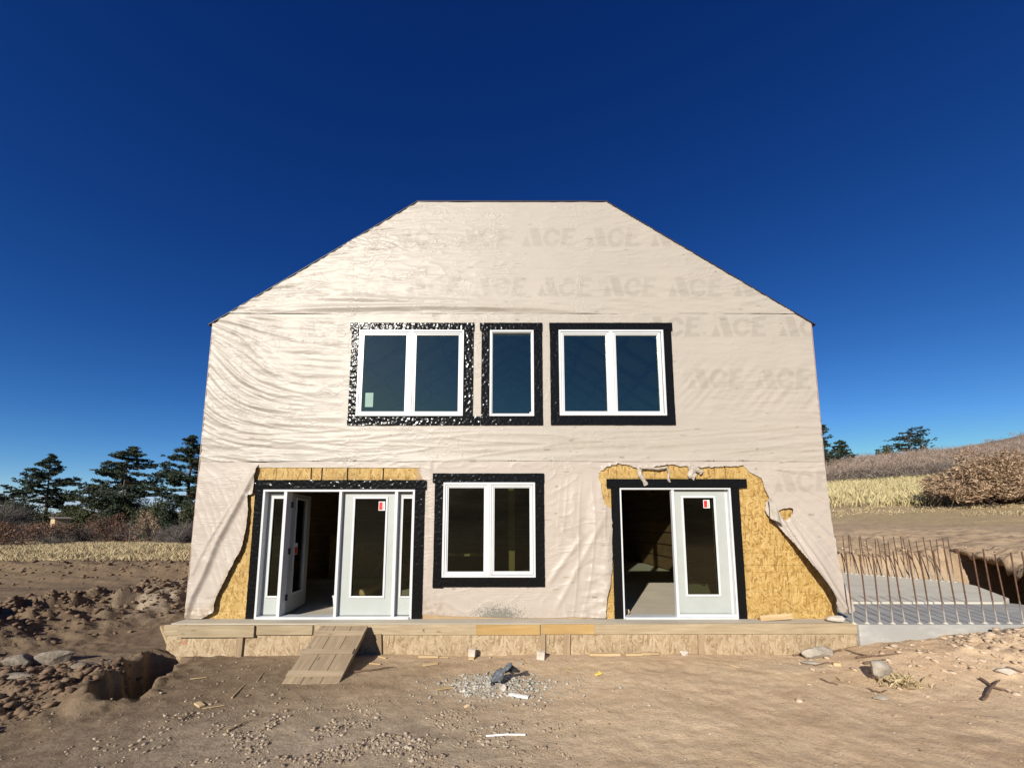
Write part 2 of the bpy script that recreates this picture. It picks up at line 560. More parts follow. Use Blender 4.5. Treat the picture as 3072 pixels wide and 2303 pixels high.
def mat_ground():
    m = NT("bare_earth")
    v = m.coord()
    n1 = m.noise(v, 0.55, 6, 0.6, 0.3)
    n2 = m.noise(v, 7.0, 7, 0.68)
    n3 = m.noise(v, 48, 4, 0.7)
    tone = m.attr("tone")      # 0 dark brown soil, 1 dry tan soil
    grey = m.attr("grey")      # crushed stone / silt
    straw = m.attr("straw")    # dry grass litter
    wood = m.attr("wood")      # scrub floor
    dark = m.ramp(n2, [(0.28, (0.092, 0.061, 0.036)), (0.72, (0.178, 0.128, 0.080))])
    tan = m.ramp(n2, [(0.28, (0.465, 0.335, 0.208)), (0.72, (0.640, 0.490, 0.325))])
    tan = m.mix(m.ramp(n1, [(0.35, 0.0), (0.7, 0.65)]), tan, (0.450, 0.305, 0.185))
    n4 = m.noise(m.coord((0.5, 1.5, 1)), 1.6, 5, 0.6, 0.8)
    tan = m.mix(m.ramp(n4, [(0.52, 0.0), (0.70, 0.6)]), tan, (0.290, 0.190, 0.112))
    col = m.mix(tone, dark, tan)
    gcol = m.ramp(n3, [(0.3, (0.27, 0.215, 0.155)), (0.7, (0.46, 0.385, 0.295))])
    gm = m.math('MULTIPLY', grey, m.ramp(n2, [(0.3, 0.35), (0.6, 1.0)]))
    col = m.mix(gm, col, gcol)
    scol = m.ramp(n2, [(0.25, (0.20, 0.145, 0.075)), (0.75, (0.44, 0.34, 0.19))])
    col = m.mix(straw, col, scol)
    wcol = m.ramp(m.noise(v, 0.25, 8, 0.7), [(0.3, (0.13, 0.10, 0.075)), (0.55, (0.26, 0.20, 0.145)), (0.8, (0.40, 0.32, 0.235))])
    col = m.mix(wood, col, wcol)
    col = m.mix(m.ramp(n3, [(0.25, 0.45), (0.5, 0.0)]), col, (0.07, 0.045, 0.03))
    n5 = m.noise(v, 2.6, 6, 0.65)
    nb = m.bump(n5, 0.3, 0.07)
    nb = m.bump(n2, 0.6, 0.035, nb)
    nb = m.bump(n3, 0.65, 0.012, nb)
    return m.fin(col, 0.95, nb, 0.15)


M_GROUND = mat_ground()


def mat_leafy(name, stops, scale=2.0, rough=0.7, transl=0.25, spec=0.2):
    m = NT(name)
    n = m.noise(m.coord(), scale, 4, 0.7)
    geo = m.n("ShaderNodeNewGeometry")
    f = m.math('ADD', m.math('MULTIPLY', n, 0.55), m.math('MULTIPLY', geo.outputs["Random Per Island"], 0.45))
    col = m.ramp(f, stops)
    m.fin(col, rough, None, spec)
    if transl:
        t = m.n("ShaderNodeBsdfTranslucent"); m.l(col, t.inputs[0])
        mx = m.n("ShaderNodeMixShader"); mx.inputs[0].default_value = transl
        m.l(m.b.outputs[0], mx.inputs[1]); m.l(t.outputs[0], mx.inputs[2]); m.l(mx.outputs[0], m.out.inputs[0])
    return m.m


M_NEEDLE = mat_leafy("pine_needles", [(0.25, (0.020, 0.034, 0.022)), (0.55, (0.045, 0.062, 0.038)), (0.8, (0.085, 0.095, 0.055))], 1.2, transl=0.1)
M_NEEDLEY = mat_leafy("olive_needles", [(0.25, (0.040, 0.046, 0.022)), (0.55, (0.075, 0.082, 0.038)), (0.8, (0.115, 0.115, 0.055))], 1.2, transl=0.1)
M_OAKTAN = mat_leafy("dry_oak_leaves", [(0.2, (0.19, 0.125, 0.078)), (0.5, (0.37, 0.255, 0.16)), (0.8, (0.54, 0.40, 0.26))], 1.5, transl=0.2)
M_OAKRED = mat_leafy("rust_oak_leaves", [(0.2, (0.075, 0.038, 0.026)), (0.5, (0.155, 0.082, 0.05)), (0.8, (0.27, 0.16, 0.095))], 1.5, transl=0.15)
M_TWIG = mat_leafy("bare_twigs", [(0.2, (0.13, 0.092, 0.072)), (0.5, (0.27, 0.20, 0.155)), (0.8, (0.41, 0.32, 0.25))], 0.35, transl=0.0)
M_TWIGG = mat_leafy("grey_twigs", [(0.2, (0.07, 0.06, 0.055)), (0.5, (0.14, 0.12, 0.105)), (0.8, (0.23, 0.20, 0.17))], 0.6, transl=0.0)
M_BARK = simple("pine_bark", (0.055, 0.035, 0.025), (0.12, 0.08, 0.055), 12, 0.95, 0.5)
M_GRASSY = mat_leafy("yellow_dry_grass", [(0.2, (0.34, 0.27, 0.12)), (0.5, (0.53, 0.45, 0.235)), (0.8, (0.66, 0.58, 0.34))], 0.6, transl=0.2)
M_GRASSB = mat_leafy("tan_dry_grass", [(0.2, (0.25, 0.185, 0.095)), (0.5, (0.44, 0.345, 0.19)), (0.8, (0.60, 0.50, 0.31))], 0.6, transl=0.15)
M_CLOD = simple("dark_clods", (0.095, 0.058, 0.035), (0.20, 0.135, 0.085), 6, 0.95, 0.6, 0.02, 6)
M_CLODT = simple("tan_stones", (0.33, 0.235, 0.15), (0.55, 0.43, 0.31), 5, 0.95, 0.6, 0.02, 6)
M_GRAVEL = mat_leafy("crushed_gravel", [(0.2, (0.16, 0.115, 0.075)), (0.5, (0.29, 0.225, 0.16)), (0.85, (0.46, 0.385, 0.295))], 3.0, 0.9, 0.0)
M_GRAVELG = mat_leafy("grey_crumbs", [(0.2, (0.19, 0.175, 0.145)), (0.5, (0.32, 0.30, 0.255)), (0.85, (0.47, 0.445, 0.385))], 3.0, 0.9, 0.0)

# ------------------------------------------------------------------ terrain
ZS = 0.04            # top of the house slab


def seg_d(x, y, ax, ay, bx, by):
    dx, dy = bx - ax, by - ay
    t = np.clip(((x - ax) * dx + (y - ay) * dy) / (dx * dx + dy * dy), 0, 1)
    return np.hypot(x - ax - t * dx, y - ay - t * dy), t


def bank_s(x, y):
    return 0.656 * x + 0.755 * y - 9.22 + 0.18 * perlin(x * 0.9, y * 0.9)


def rim_x(y):
    return 10.6 + 0.40 * (np.asarray(y, float) - 0.8) + 0.12 * perlin(np.asarray(y, float) * 1.7, 0.3)


def H(x, y, pit=True):
    x = np.asarray(x, float); y = np.asarray(y, float)
    D = y + 6.67
    # front yard
    z = -0.415 - 0.035 * ss(-2.0, -6.0, x) + 0.0 * y
    z = z + 0.05 * fbm(x * 0.35, y * 0.35, 3)
    # slope up beside the right end of the form
    z = z + 0.16 * ss(4.2, 5.6, x) * ss(-2.2, -0.5, y)
    m, _ = seg_d(x, y, 6.2, -0.85, 11.0, -1.1)
    z = z + (0.12 + 0.24 * ss(5.6, 8.0, x)) * np.exp(-(m / 0.75) ** 2) * ss(4.8, 6.4, x)
    # left side: rubble berm along the house, scraped track, far berm
    b, t = seg_d(x, y, -9.3, -0.9, -7.2, 4.5)
    lump = 0.6 + 0.55 * ridged(x * 1.5, y * 1.5, 3) * 0.6
    z = z + 0.66 * np.exp(-(b / 0.95) ** 2) * lump
    b2, _ = seg_d(x, y, -30.0, 6.3, -10.2, 9.6)
    z = z + 0.62 * np.exp(-(b2 / 1.1) ** 2) * lump
    trk = ss(-6.8, -8.6, x) * ss(1.5, 4.0, y) * ss(16, 8, y)
    z = z + 0.035 * trk * np.sin((y * 0.95 - x * 0.25) * 3.6 + perlin(x * .4, y * .4) * 2)
    # heap beside the trench, trench itself
    h1 = np.hypot((x + 5.9) / 1.25, (y + 1.75) / 0.75)
    z = z + 0.20 * np.exp(-h1 ** 2 * 1.1) * (0.7 + 0.5 * ridged(x * 2.4, y * 2.4, 2) * 0.6)
    p, t = seg_d(x, y, -5.02, -0.62, -4.55, -1.78)
    wob = 0.17 * perlin(x * 3.1 + 1.3, y * 3.1) + 0.06 * perlin(x * 11, y * 11)
    z = z - 0.72 * ss(0.27, 0.13, p + wob) + 0.10 * ss(.5, .3, p) * ss(.0, -.25, x + 4.75 + .4 * (y + 1.2))
    p2, _ = seg_d(x, y, -8.6, 0.75, -7.75, 1.75)
    z = z - 0.42 * ss(0.26, 0.16, p2 + wob)
    p3, _ = seg_d(x, y, -6.3, -2.15, -5.85, -2.0)
    z = z - 0.22 * ss(0.16, 0.08, p3 + wob)
    # gravel heap in front
    g = np.hypot((x + 0.25) / 0.42, (y + 1.42) / 0.25)
    z = z + 0.05 * np.exp(-g ** 2)
    # left country, gently falling
    left = z - 0.006 * np.clip(D - 9, 0, 90) + 5.2 * ss(46, 95, D)
    # right country behind the footing
    s = bank_s(x, y)
    b2k = ss(0.0, 0.3, x - rim_x(y)) * ss(-1.4, -0.2, y)
    br = 1.12 * np.maximum(ss(-0.05, 0.42, s + 0.12 * fbm(x * 2.5, y * 2.5, 3)), 0.98 * b2k) * (1 + 0.16 * fbm(x * 1.6, y * 1.6, 3))
    rise = 0.052 * np.clip(s, 0, 16) + 0.125 * np.clip(s - 16, 0, 12) + 0.165 * np.clip(s - 28, 0, 16) + 0.155 * np.clip(s - 44, 0, 52) + 0.02 * np.clip(s - 96, 0, 900)
    lowr = np.where(y > -0.35, -0.42, z)
    right = lowr + br + rise
    hill = 47 * np.exp(-(((x - 430) / 150) ** 2 + ((y - 265) / 120) ** 2))
    hill = hill + 7 * np.exp(-(((x - 330) / 60) ** 2 + ((y - 270) / 80) ** 2))
    hill = hill * (1 + 0.10 * fbm(x * 0.015, y * 0.015, 4))
    right = right + hill
    wr = ss(-0.25, 0.55, x / (np.abs(D) + 3.0)) * ss(-0.45, -0.30, y)
    z = left * (1 - wr) + right * wr
    if pit:
        rx = rim_x(y)
        pm = ss(-0.9, -0.6, x - rx) * ss(1.6, 1.4, x - rx) * ss(0.3, 0.5, y) * ss(4.0, 3.75, y)
        z = z - (z + 1.1) * pm
    # unseen rise added behind the camera for dark reflections in the panes
    z = z + 9.0 * ss(-28, -75, y) + 2.5 * fbm(x * 0.03, y * 0.03, 3) * ss(-28, -60, y)
    # distance roughness
    z = z + 0.5 * fbm(x * 0.03, y * 0.03, 3) * ss(30, 90, np.hypot(x, y))
    return z


def Hfine(x, y):
    z = H(x, y)
    near = ss(40, 12, np.hypot(x, y + 3))
    rub = np.exp(-(seg_d(x, y, -9.3, -0.9, -7.2, 4.5)[0] / 1.1) ** 2)
    rub = rub + np.exp(-(np.hypot((x + 6.1) / 1.6, (y + 1.7) / 1.0)) ** 2)
    rub = rub + np.exp(-(seg_d(x, y, -30.0, 6.3, -10.2, 9.6)[0] / 1.6) ** 2)
    rub = rub + 0.8 * np.exp(-(seg_d(x, y, 6.6, -0.9, 11, -1.1)[0] / 0.9) ** 2) + 1.0 * ss(-0.4, -0.1, bank_s(x, y)) * ss(3.5, 1.0, bank_s(x, y)) * (y > 1)
    rub = rub + 0.45 * ss(-5.6, -7.0, x) * ss(9, 6.5, y) * ss(-4, -2, y)
    rub = rub + 0.8 * np.exp(-(seg_d(x, y, -5.02, -0.62, -4.55, -1.78)[0] / 0.5) ** 2)
    rub = np.clip(rub, 0, 1)
    z = z + near * (0.018 * fbm(x * 1.7, y * 1.7, 3) + 0.010 * fbm(x * 6, y * 6, 3) + 0.005 * fbm(x * 19, y * 19, 2))
    z = z + near * rub * (0.11 * np.maximum(fbm(x * 3.1, y * 3.1, 4, 0.6), -0.15) + 0.03 * np.abs(perlin(x * 9, y * 9)))
    return z


def hz(x, y):
    return float(H(np.array([x]), np.array([y]))[0])


def axis_pts(lo, flo, fhi, hi, h, g):
    mid = list(np.arange(flo, fhi, h))
    a = [mid[-1]]; st = h
    while a[-1] < hi:
        st *= g; a.append(a[-1] + st)
    b = [mid[0]]; st = h
    while b[-1] > lo:
        st *= g; b.append(b[-1] - st)
    return np.array(b[:0:-1] + mid + a[1:])


gx = axis_pts(-900, -10.5, 11.5, 900, 0.042, 1.055)
gyf = list(np.arange(-3.7, 0.3, 0.032)); st = 0.032
while gyf[-1] < 9: st = min(st * 1.02, 0.09); gyf.append(gyf[-1] + st)
while gyf[-1] < 800: st *= 1.045; gyf.append(gyf[-1] + st)
bk = [gyf[0]]; st = 0.04
while bk[-1] > -300: st *= 1.09; bk.append(bk[-1] - st)
gy = np.array(bk[:0:-1] + gyf)
GX, GY = np.meshgrid(gx, gy)
GZ = Hfine(GX, GY)
# keep the earth below the slabs
in_house = (GX > -5.22) & (GX < 5.22) & (GY > -0.30) & (GY < 16.5)
GZ = np.where(in_house, np.minimum(GZ, -0.5), GZ)
nx, ny = len(gx), len(gy)
V = np.stack([GX.ravel(), GY.ravel(), GZ.ravel()], 1)
ii = (np.arange(ny - 1)[:, None] * nx + np.arange(nx - 1)[None, :]).ravel()
F = np.stack([ii, ii + 1, ii + 1 + nx, ii + nx], 1)
me = mesh_np("ground", V, F, True)
fx, fy = V[:, 0], V[:, 1]
fD = fy + 6.67
tone = ss(-5.4, 0.5, fx + 0.55 * fy + 1.2 * perlin(fx * 0.5, fy * 0.5)) * 0.92 + 0.08
tone = np.where(fy > 2, 0.60 * ss(-0.3, 0.4, fx / (np.abs(fD) + 1)), tone)
tone = np.clip(tone + 0.06 * ss(-6.8, -8.6, fx) * ss(2.5, 4.5, fy) * ss(14, 8, fy), 0, 1)
greya = np.exp(-(np.hypot((fx + 1.5) / 2.1, (fy + 2.75) / 0.75)) ** 2) * 0.8 + np.exp(-(np.hypot((fx + 0.15) / 0.75, (fy + 1.5) / 0.38)) ** 2) * 0.9
greya += 0.8 * np.exp(-(np.hypot((fx + 7.55) / 0.55, (fy - 2.3) / 0.9)) ** 2) + 0.5 * np.exp(-(np.hypot((fx + 6.3) / 0.6, (fy + 0.75) / 0.35)) ** 2)
greya += 0.35 * np.exp(-(np.hypot((fx - 0.5) / 1.2, (fy + 0.55) / 0.2)) ** 2) + 0.5 * np.exp(-(np.hypot((fx - 3.9) / 0.4, (fy + 0.85) / 0.2)) ** 2)
greya = np.clip(greya, 0, 1)
stl = ss(8.8, 11.0, fy + 1.5 * perlin(fx * 0.3, fy * 0.3)) * (fx < 0) * ss(42, 32, fy)
sR = bank_s(fx, fy)
strr = ss(13, 18, sR + 3 * perlin(fx * 0.2, fy * 0.2)) * (fx > 0) * (fy > 2) * ss(60, 44, sR)
straw = np.clip(stl + strr * 0.85, 0, 1)
woodm = np.clip(ss(34, 44, fy) * (fx < 0) + ss(40, 52, sR) * (fx > 0) * (fy > 5) + ss(-24, -34, fy), 0, 1)
straw = straw * (1 - woodm)
for nme, arr in (("tone", tone), ("grey", greya), ("straw", straw), ("wood", woodm)):
    set_attr(me, nme, arr)
ground = link("ground", me, M_GROUND)
tag(ground, "bare brown earth of the building plot with tracks, heaps and trenches", "ground", kind="structure")

# undercut crust of earth over the dark hollow to the right of the footing
cu = np.linspace(-0.02, 2.1, 42); cv = np.linspace(0.05, 4.3, 90)
CU, CV = np.meshgrid(cu, cv)
CX = rim_x(CV) + CU - 0.10 * (CU < 0) + 0.06 * perlin(CV * 6, CU * 3) * (CU < 0.1)
CT = H(CX + 0.35, CV, pit=False) + 0.03 * fbm(CX * 4, CV * 4, 3) + 0.025
CB = CT - 0.10 - 0.16 * ss(0, 0.5, CU) - 0.05 * np.abs(perlin(CX * 5, CV * 5))
n_ = CT.size; nu = len(cu); nv = len(cv)
Vc = np.concatenate([np.stack([CX.ravel(), CV.ravel(), CT.ravel()], 1), np.stack([CX.ravel(), CV.ravel(), CB.ravel()], 1)])
ic = (np.arange(nv - 1)[:, None] * nu + np.arange(nu - 1)[None, :]).ravel()
Ft = np.stack([ic, ic + 1, ic + 1 + nu, ic + nu], 1)
Fb = np.stack([ic, ic + nu, ic + 1 + nu, ic + 1], 1) + n_
e1 = np.arange(nv - 1) * nu
Fs1 = np.stack([e1, e1 + nu, e1 + nu + n_, e1 + n_], 1)
Fs2 = np.stack([e1 + nu - 1, e1 + nu - 1 + n_, e1 + 2 * nu - 1 + n_, e1 + 2 * nu - 1], 1)
e2 = np.arange(nu - 1)
Fs3 = np.stack([e2, e2 + n_, e2 + 1 + n_, e2 + 1], 1)
e3 = e2 + (nv - 1) * nu
Fs4 = np.stack([e3, e3 + 1, e3 + 1 + n_, e3 + n_], 1)
mc = mesh_np("undercut_bank", Vc, np.concatenate([Ft, Fb, Fs1, Fs2, Fs3, Fs4]), True)
set_attr(mc, "tone", np.full(len(Vc), 0.62)); set_attr(mc, "grey", np.zeros(len(Vc)))
set_attr(mc, "straw", np.zeros(len(Vc))); set_attr(mc, "wood", np.zeros(len(Vc)))
tag(link("undercut_bank", mc, M_GROUND), "overhanging crust of earth above a dark hollow beside the footing", "earth bank", kind="structure")

# ------------------------------------------------------------------ the house
house = tag(empty("house", (0, 0, ZS)), "two storey house shell wrapped in beige building paper on a concrete slab", "house")
W0 = 5.25
EAVE, TOPZ, TOPX = 5.05, 7.38, 1.72


def part(mb, name, mat, parent=house, **kw):
    return mb.build(name, mat, parent, **kw)


def place(o, parent):
    """keep world coordinates of geometry under a parent that is moved"""
    o.parent = parent
    off = Vector((0, 0, 0)); q = parent
    while q is not None:
        off += q.location; q = q.parent
    o.location = -off
    return o


def hb(mb, name, mat, parent=house, **kw):
    """build with world-space vertices below a chain of unrotated parents"""
    o = mb.build(name, mat, None, **kw)
    return place(o, parent)


# openings: x0, x1, z0, z1
OPEN = dict(W1=(-2.655, -0.835, 3.368, 4.904), W2=(-0.383, 0.377, 3.365, 4.902), W3=(0.812, 2.632, 3.376, 4.906),
            W4=(-1.138, 0.383, 0.694, 2.236), D1=(-4.133, -1.611, ZS, 2.118), D2=(1.790, 3.634, ZS, 2.145))
TAPE = dict(W1=(-2.80, -0.67, 3.216, 5.047), W2=(-0.53, 0.527, 3.217, 5.047), W3=(0.660, 2.785, 3.22, 5.047),
            W4=(-1.285, 0.533, 0.54, 2.392), D1=(-4.278, -1.45, ZS, 2.281), D2=(1.645, 3.780, ZS, 2.296))
M_CORE = simple("sheathing_core", (0.30, 0.20, 0.10), (0.38, 0.26, 0.14), 6, 0.8, 0.1)
T = 0.14
up = MB()
up.box(-W0, W0, 0, T, 2.60, 3.365)
for a, b in ((-W0, -2.655), (-0.835, -0.383), (0.377, 0.812), (2.632, W0)):
    up.box(a, b, 0, T, 3.365, 4.906)
up.box(-W0, W0, 0, T, 4.906, EAVE)
up.prism([(-W0, EAVE), (W0, EAVE), (TOPX, TOPZ), (-TOPX, TOPZ)], 0, T)
hb(up, "sheathing", M_CORE)
lo = MB()
for a, b, c, d in ((-1.611, -1.138, ZS, 2.60), (-1.138, 0.383, ZS, 0.694), (-1.138, 0.383, 2.236, 2.60), (0.383, 1.30, ZS, 2.60)):
    lo.box(a, b, 0, T, c, d)
hb(lo, "sheathing", M_CORE)
G = 0.004
for a, b, c, d, g in ((-5.25, -4.133, ZS, 1.215, G), (-5.25, -4.133, 1.219, 2.118, G),
                      (-5.25, -4.235, 2.118, 2.60, G), (-4.231, -3.965, 2.118, 2.60, .006), (-3.957, -3.385, 2.118, 2.60, .02),
                      (-3.362, -3.205, 2.118, 2.60, .02), (-3.182, -2.775, 2.118, 2.60, .02), (-2.752, -2.175, 2.118, 2.60, .02),
                      (-2.152, -1.611, 2.118, 2.60, .02),
                      (1.302, 1.790, ZS, 1.215, G), (1.302, 1.790, 1.219, 2.145, G), (1.302, 1.755, 2.145, 2.60, G),
                      (1.761, 2.395, 2.145, 2.60, .006), (2.407, 3.392, 2.145, 2.60, .02), (3.412, 3.572, 2.145, 2.60, .02),
                      (3.592, 3.634, 2.145, 2.60, G), (3.634, 4.494, ZS, 0.885, G), (4.500, W0, ZS, 0.885, G),
                      (3.634, W0, 0.889, 2.60, G)):
    hb(MB().box(a, b, 0.0, 0.015, c, d), "sheathing_panel", M_OSB)
for q in ((-5.25, -4.15, 0.0155, T, ZS, 2.6), (-4.15, -1.611, 0.03, T, 2.13, 2.6), (1.30, 1.78, 0.0155, T, ZS, 2.6),
          (1.78, 3.64, 0.03, T, 2.16, 2.6), (3.64, W0, 0.0155, T, ZS, 2.6)):
    hb(MB().box(*q), "wall_stud", M_CORE)
# remaining shell: side walls, back wall, roof
hb(MB().box(-W0, -W0 + 0.15, T, 16, ZS, EAVE - 0.02), "side_wall", M_CORE)
hb(MB().box(W0 - 0.15, W0, T, 16, ZS, EAVE - 0.02), "side_wall", M_CORE)
hb(MB().prism([(-W0, ZS), (W0, ZS), (W0, EAVE - .02), (TOPX, TOPZ - .02), (-TOPX, TOPZ - .02), (-W0, EAVE - .02)], 16.0, 16.15), "back_wall", M_CORE)
sl = (TOPZ - EAVE) / (W0 - TOPX)
RIDGE = TOPZ + TOPX * sl
for sgn in (-1, 1):
    xe = W0 + 0.07
    ze = EAVE - 0.07 * sl
    q = [(sgn * xe, -0.034, ze + .004), (sgn * TOPX, -0.034, TOPZ + .004), (0, 2.0, RIDGE), (0, 14.2, RIDGE), (sgn * TOPX, 16.2, TOPZ), (sgn * xe, 16.2, ze)]
    vs = [Vector(p) for p in q] + [Vector(p) + Vector((0, 0, 0.014)) for p in q]
    n6 = 6
    fs = [tuple(range(5, -1, -1)), tuple(range(6, 12))] + [(i, (i + 1) % 6, (i + 1) % 6 + 6, i + 6) for i in range(6)]
    hb(MB().add(vs, fs), "roof_slope", M_ROOF)
for y0, y1, yr in ((-0.034, None, 2.0), (16.2, None, 14.2)):
    q = [(-TOPX, y0, TOPZ + .004), (TOPX, y0, TOPZ + .004), (0, yr, RIDGE)]
    vs = [Vector(p) for p in q] + [Vector(p) + Vector((0, 0, 0.014)) for p in q]
    hb(MB().add(vs, [(2, 1, 0), (3, 4, 5), (0, 1, 4, 3), (1, 2, 5, 4), (2, 0, 3, 5)]), "roof_hip", M_ROOF)
# thin folded return of the wrap along the rake and corners
for sgn in (-1, 1):
    hb(MB().box(min(sgn * W0, sgn * (W0 + .012)), max(sgn * W0, sgn * (W0 + .012)), -0.02, 2.0, 0.30, EAVE - .02), "wrap_return", M_TRIM)
# interior boards and rafters
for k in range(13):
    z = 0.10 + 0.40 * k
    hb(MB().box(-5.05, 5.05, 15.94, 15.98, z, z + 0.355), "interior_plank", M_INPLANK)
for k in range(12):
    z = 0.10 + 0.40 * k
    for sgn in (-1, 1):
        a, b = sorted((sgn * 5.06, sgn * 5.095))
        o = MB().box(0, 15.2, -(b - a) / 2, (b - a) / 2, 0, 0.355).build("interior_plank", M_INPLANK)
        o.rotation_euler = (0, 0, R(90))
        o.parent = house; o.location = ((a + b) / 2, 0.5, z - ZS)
M_CEIL = simple("pale_ceiling_liner", (0.55, 0.55, 0.50), (0.62, 0.62, 0.57), 2, 0.8, 0)
for sgn in (-1, 1):
    q = [(sgn * 5.05, .2, EAVE - .02), (sgn * TOPX, .2, TOPZ - .05), (0, 2.2, RIDGE - .08), (0, 14.0, RIDGE - .08), (sgn * TOPX, 15.9, TOPZ - .05), (sgn * 5.05, 15.9, EAVE - .02)]
    hb(MB().add(q, [(0, 1, 2, 3, 4, 5)]), "ceiling_liner", M_CEIL)
for k in range(15):
    y = 0.7 + 1.05 * k
    mb = MB()
    for sgn in (-1, 1):
        mb.tube([(sgn * 5.03, y, EAVE - 0.12), (sgn * TOPX, y, TOPZ - 0.12), (0, y, RIDGE - 0.2 if 2.2 < y < 14 else TOPZ - 0.12)], 0.07, 4)
    hb(mb, "rafter", M_RAFTER)
for sgn in (-1, 1):
    for k in range(4):
        t = (k + 0.5) / 4
        x = sgn * (5.0 + (TOPX - 5.0) * t); z = EAVE - .2 + (TOPZ - EAVE) * t
        hb(MB().box(x - .03, x + .03, 0.3, 15.8, z - .06, z + .03), "purlin", M_RAFTER)

# ------------------------------------------------------------------ house wrap sheets
FONT_A = [[(440, 235), (530, 235), (492, 112)], [(518, 40), (600, 40), (652, 235), (560, 235)]]
FONT_E = [[(848, 40), (902, 40), (870, 235), (815, 235)], [(895, 40), (970, 40), (962, 76), (888, 76)],
          [(880, 118), (945, 118), (938, 152), (874, 152)], [(872, 200), (962, 200), (955, 235), (866, 235)]]


def in_poly(px, pz, poly):
    inside = np.zeros(px.shape, bool)
    n = len(poly)
    for i in range(n):
        x1, z1 = poly[i]; x2, z2 = poly[(i + 1) % n]
        if z1 == z2: continue
        c = ((z1 > pz) != (z2 > pz)) & (px < (x2 - x1) * (pz - z1) / (z2 - z1) + x1)
        inside ^= c
    return inside


def ace(px, pz):
    """coverage of one logo whose lower left foot is at 0,0; letter height 1"""
    X = px * 195 + 440; Z = 235 - pz * 195
    m = np.zeros(px.shape, bool)
    for p in FONT_A + FONT_E: m |= in_poly(X, Z, p)
    sh = (Z - 138) * -0.10
    ex = (X - 735 - sh)
    outer = (ex / 84) ** 2 + ((Z - 138) / 98) ** 2 < 1
    inner = (ex / 40) ** 2 + ((Z - 138) / 56) ** 2 < 1
    gap = (ex > 14) & (np.abs(Z - 138) < 26)
    m |= outer & ~inner & ~gap
    return m


LOGOS = []
for x0 in (-2.15, -0.99, 0.17, 1.33, 2.49): LOGOS.append((x0, 6.50, 1.0))
for x0 in (-4.20, -3.04, -1.88, -0.72, 0.44, 1.60, 2.76, 3.92): LOGOS.append((x0, 5.545, 1.0))
for x0 in (-4.95, -3.79, 2.32, 3.487, 4.66): LOGOS.append((x0, 4.80, 1.25))
for x0 in (3.02, 4.18): LOGOS.append((x0, 3.86, 1.0))
for x0 in (-4.85, -3.7): LOGOS.append((x0, 3.86, 0.45))
for x0 in (-1.0, 0.6, 1.76): LOGOS.append((x0, 2.78, 0.35))
for x0 in (0.66,): LOGOS.append((x0, 1.32, 0.8))
for x0 in (4.35,): LOGOS.append((x0, 2.08, 0.9))
LH = 0.363
_mr = np.random.default_rng(21)
MARKS = [(_mr.uniform(-5, 5), _mr.uniform(0.3, 7.0), _mr.uniform(0.02, 0.10)) for _ in range(210)]


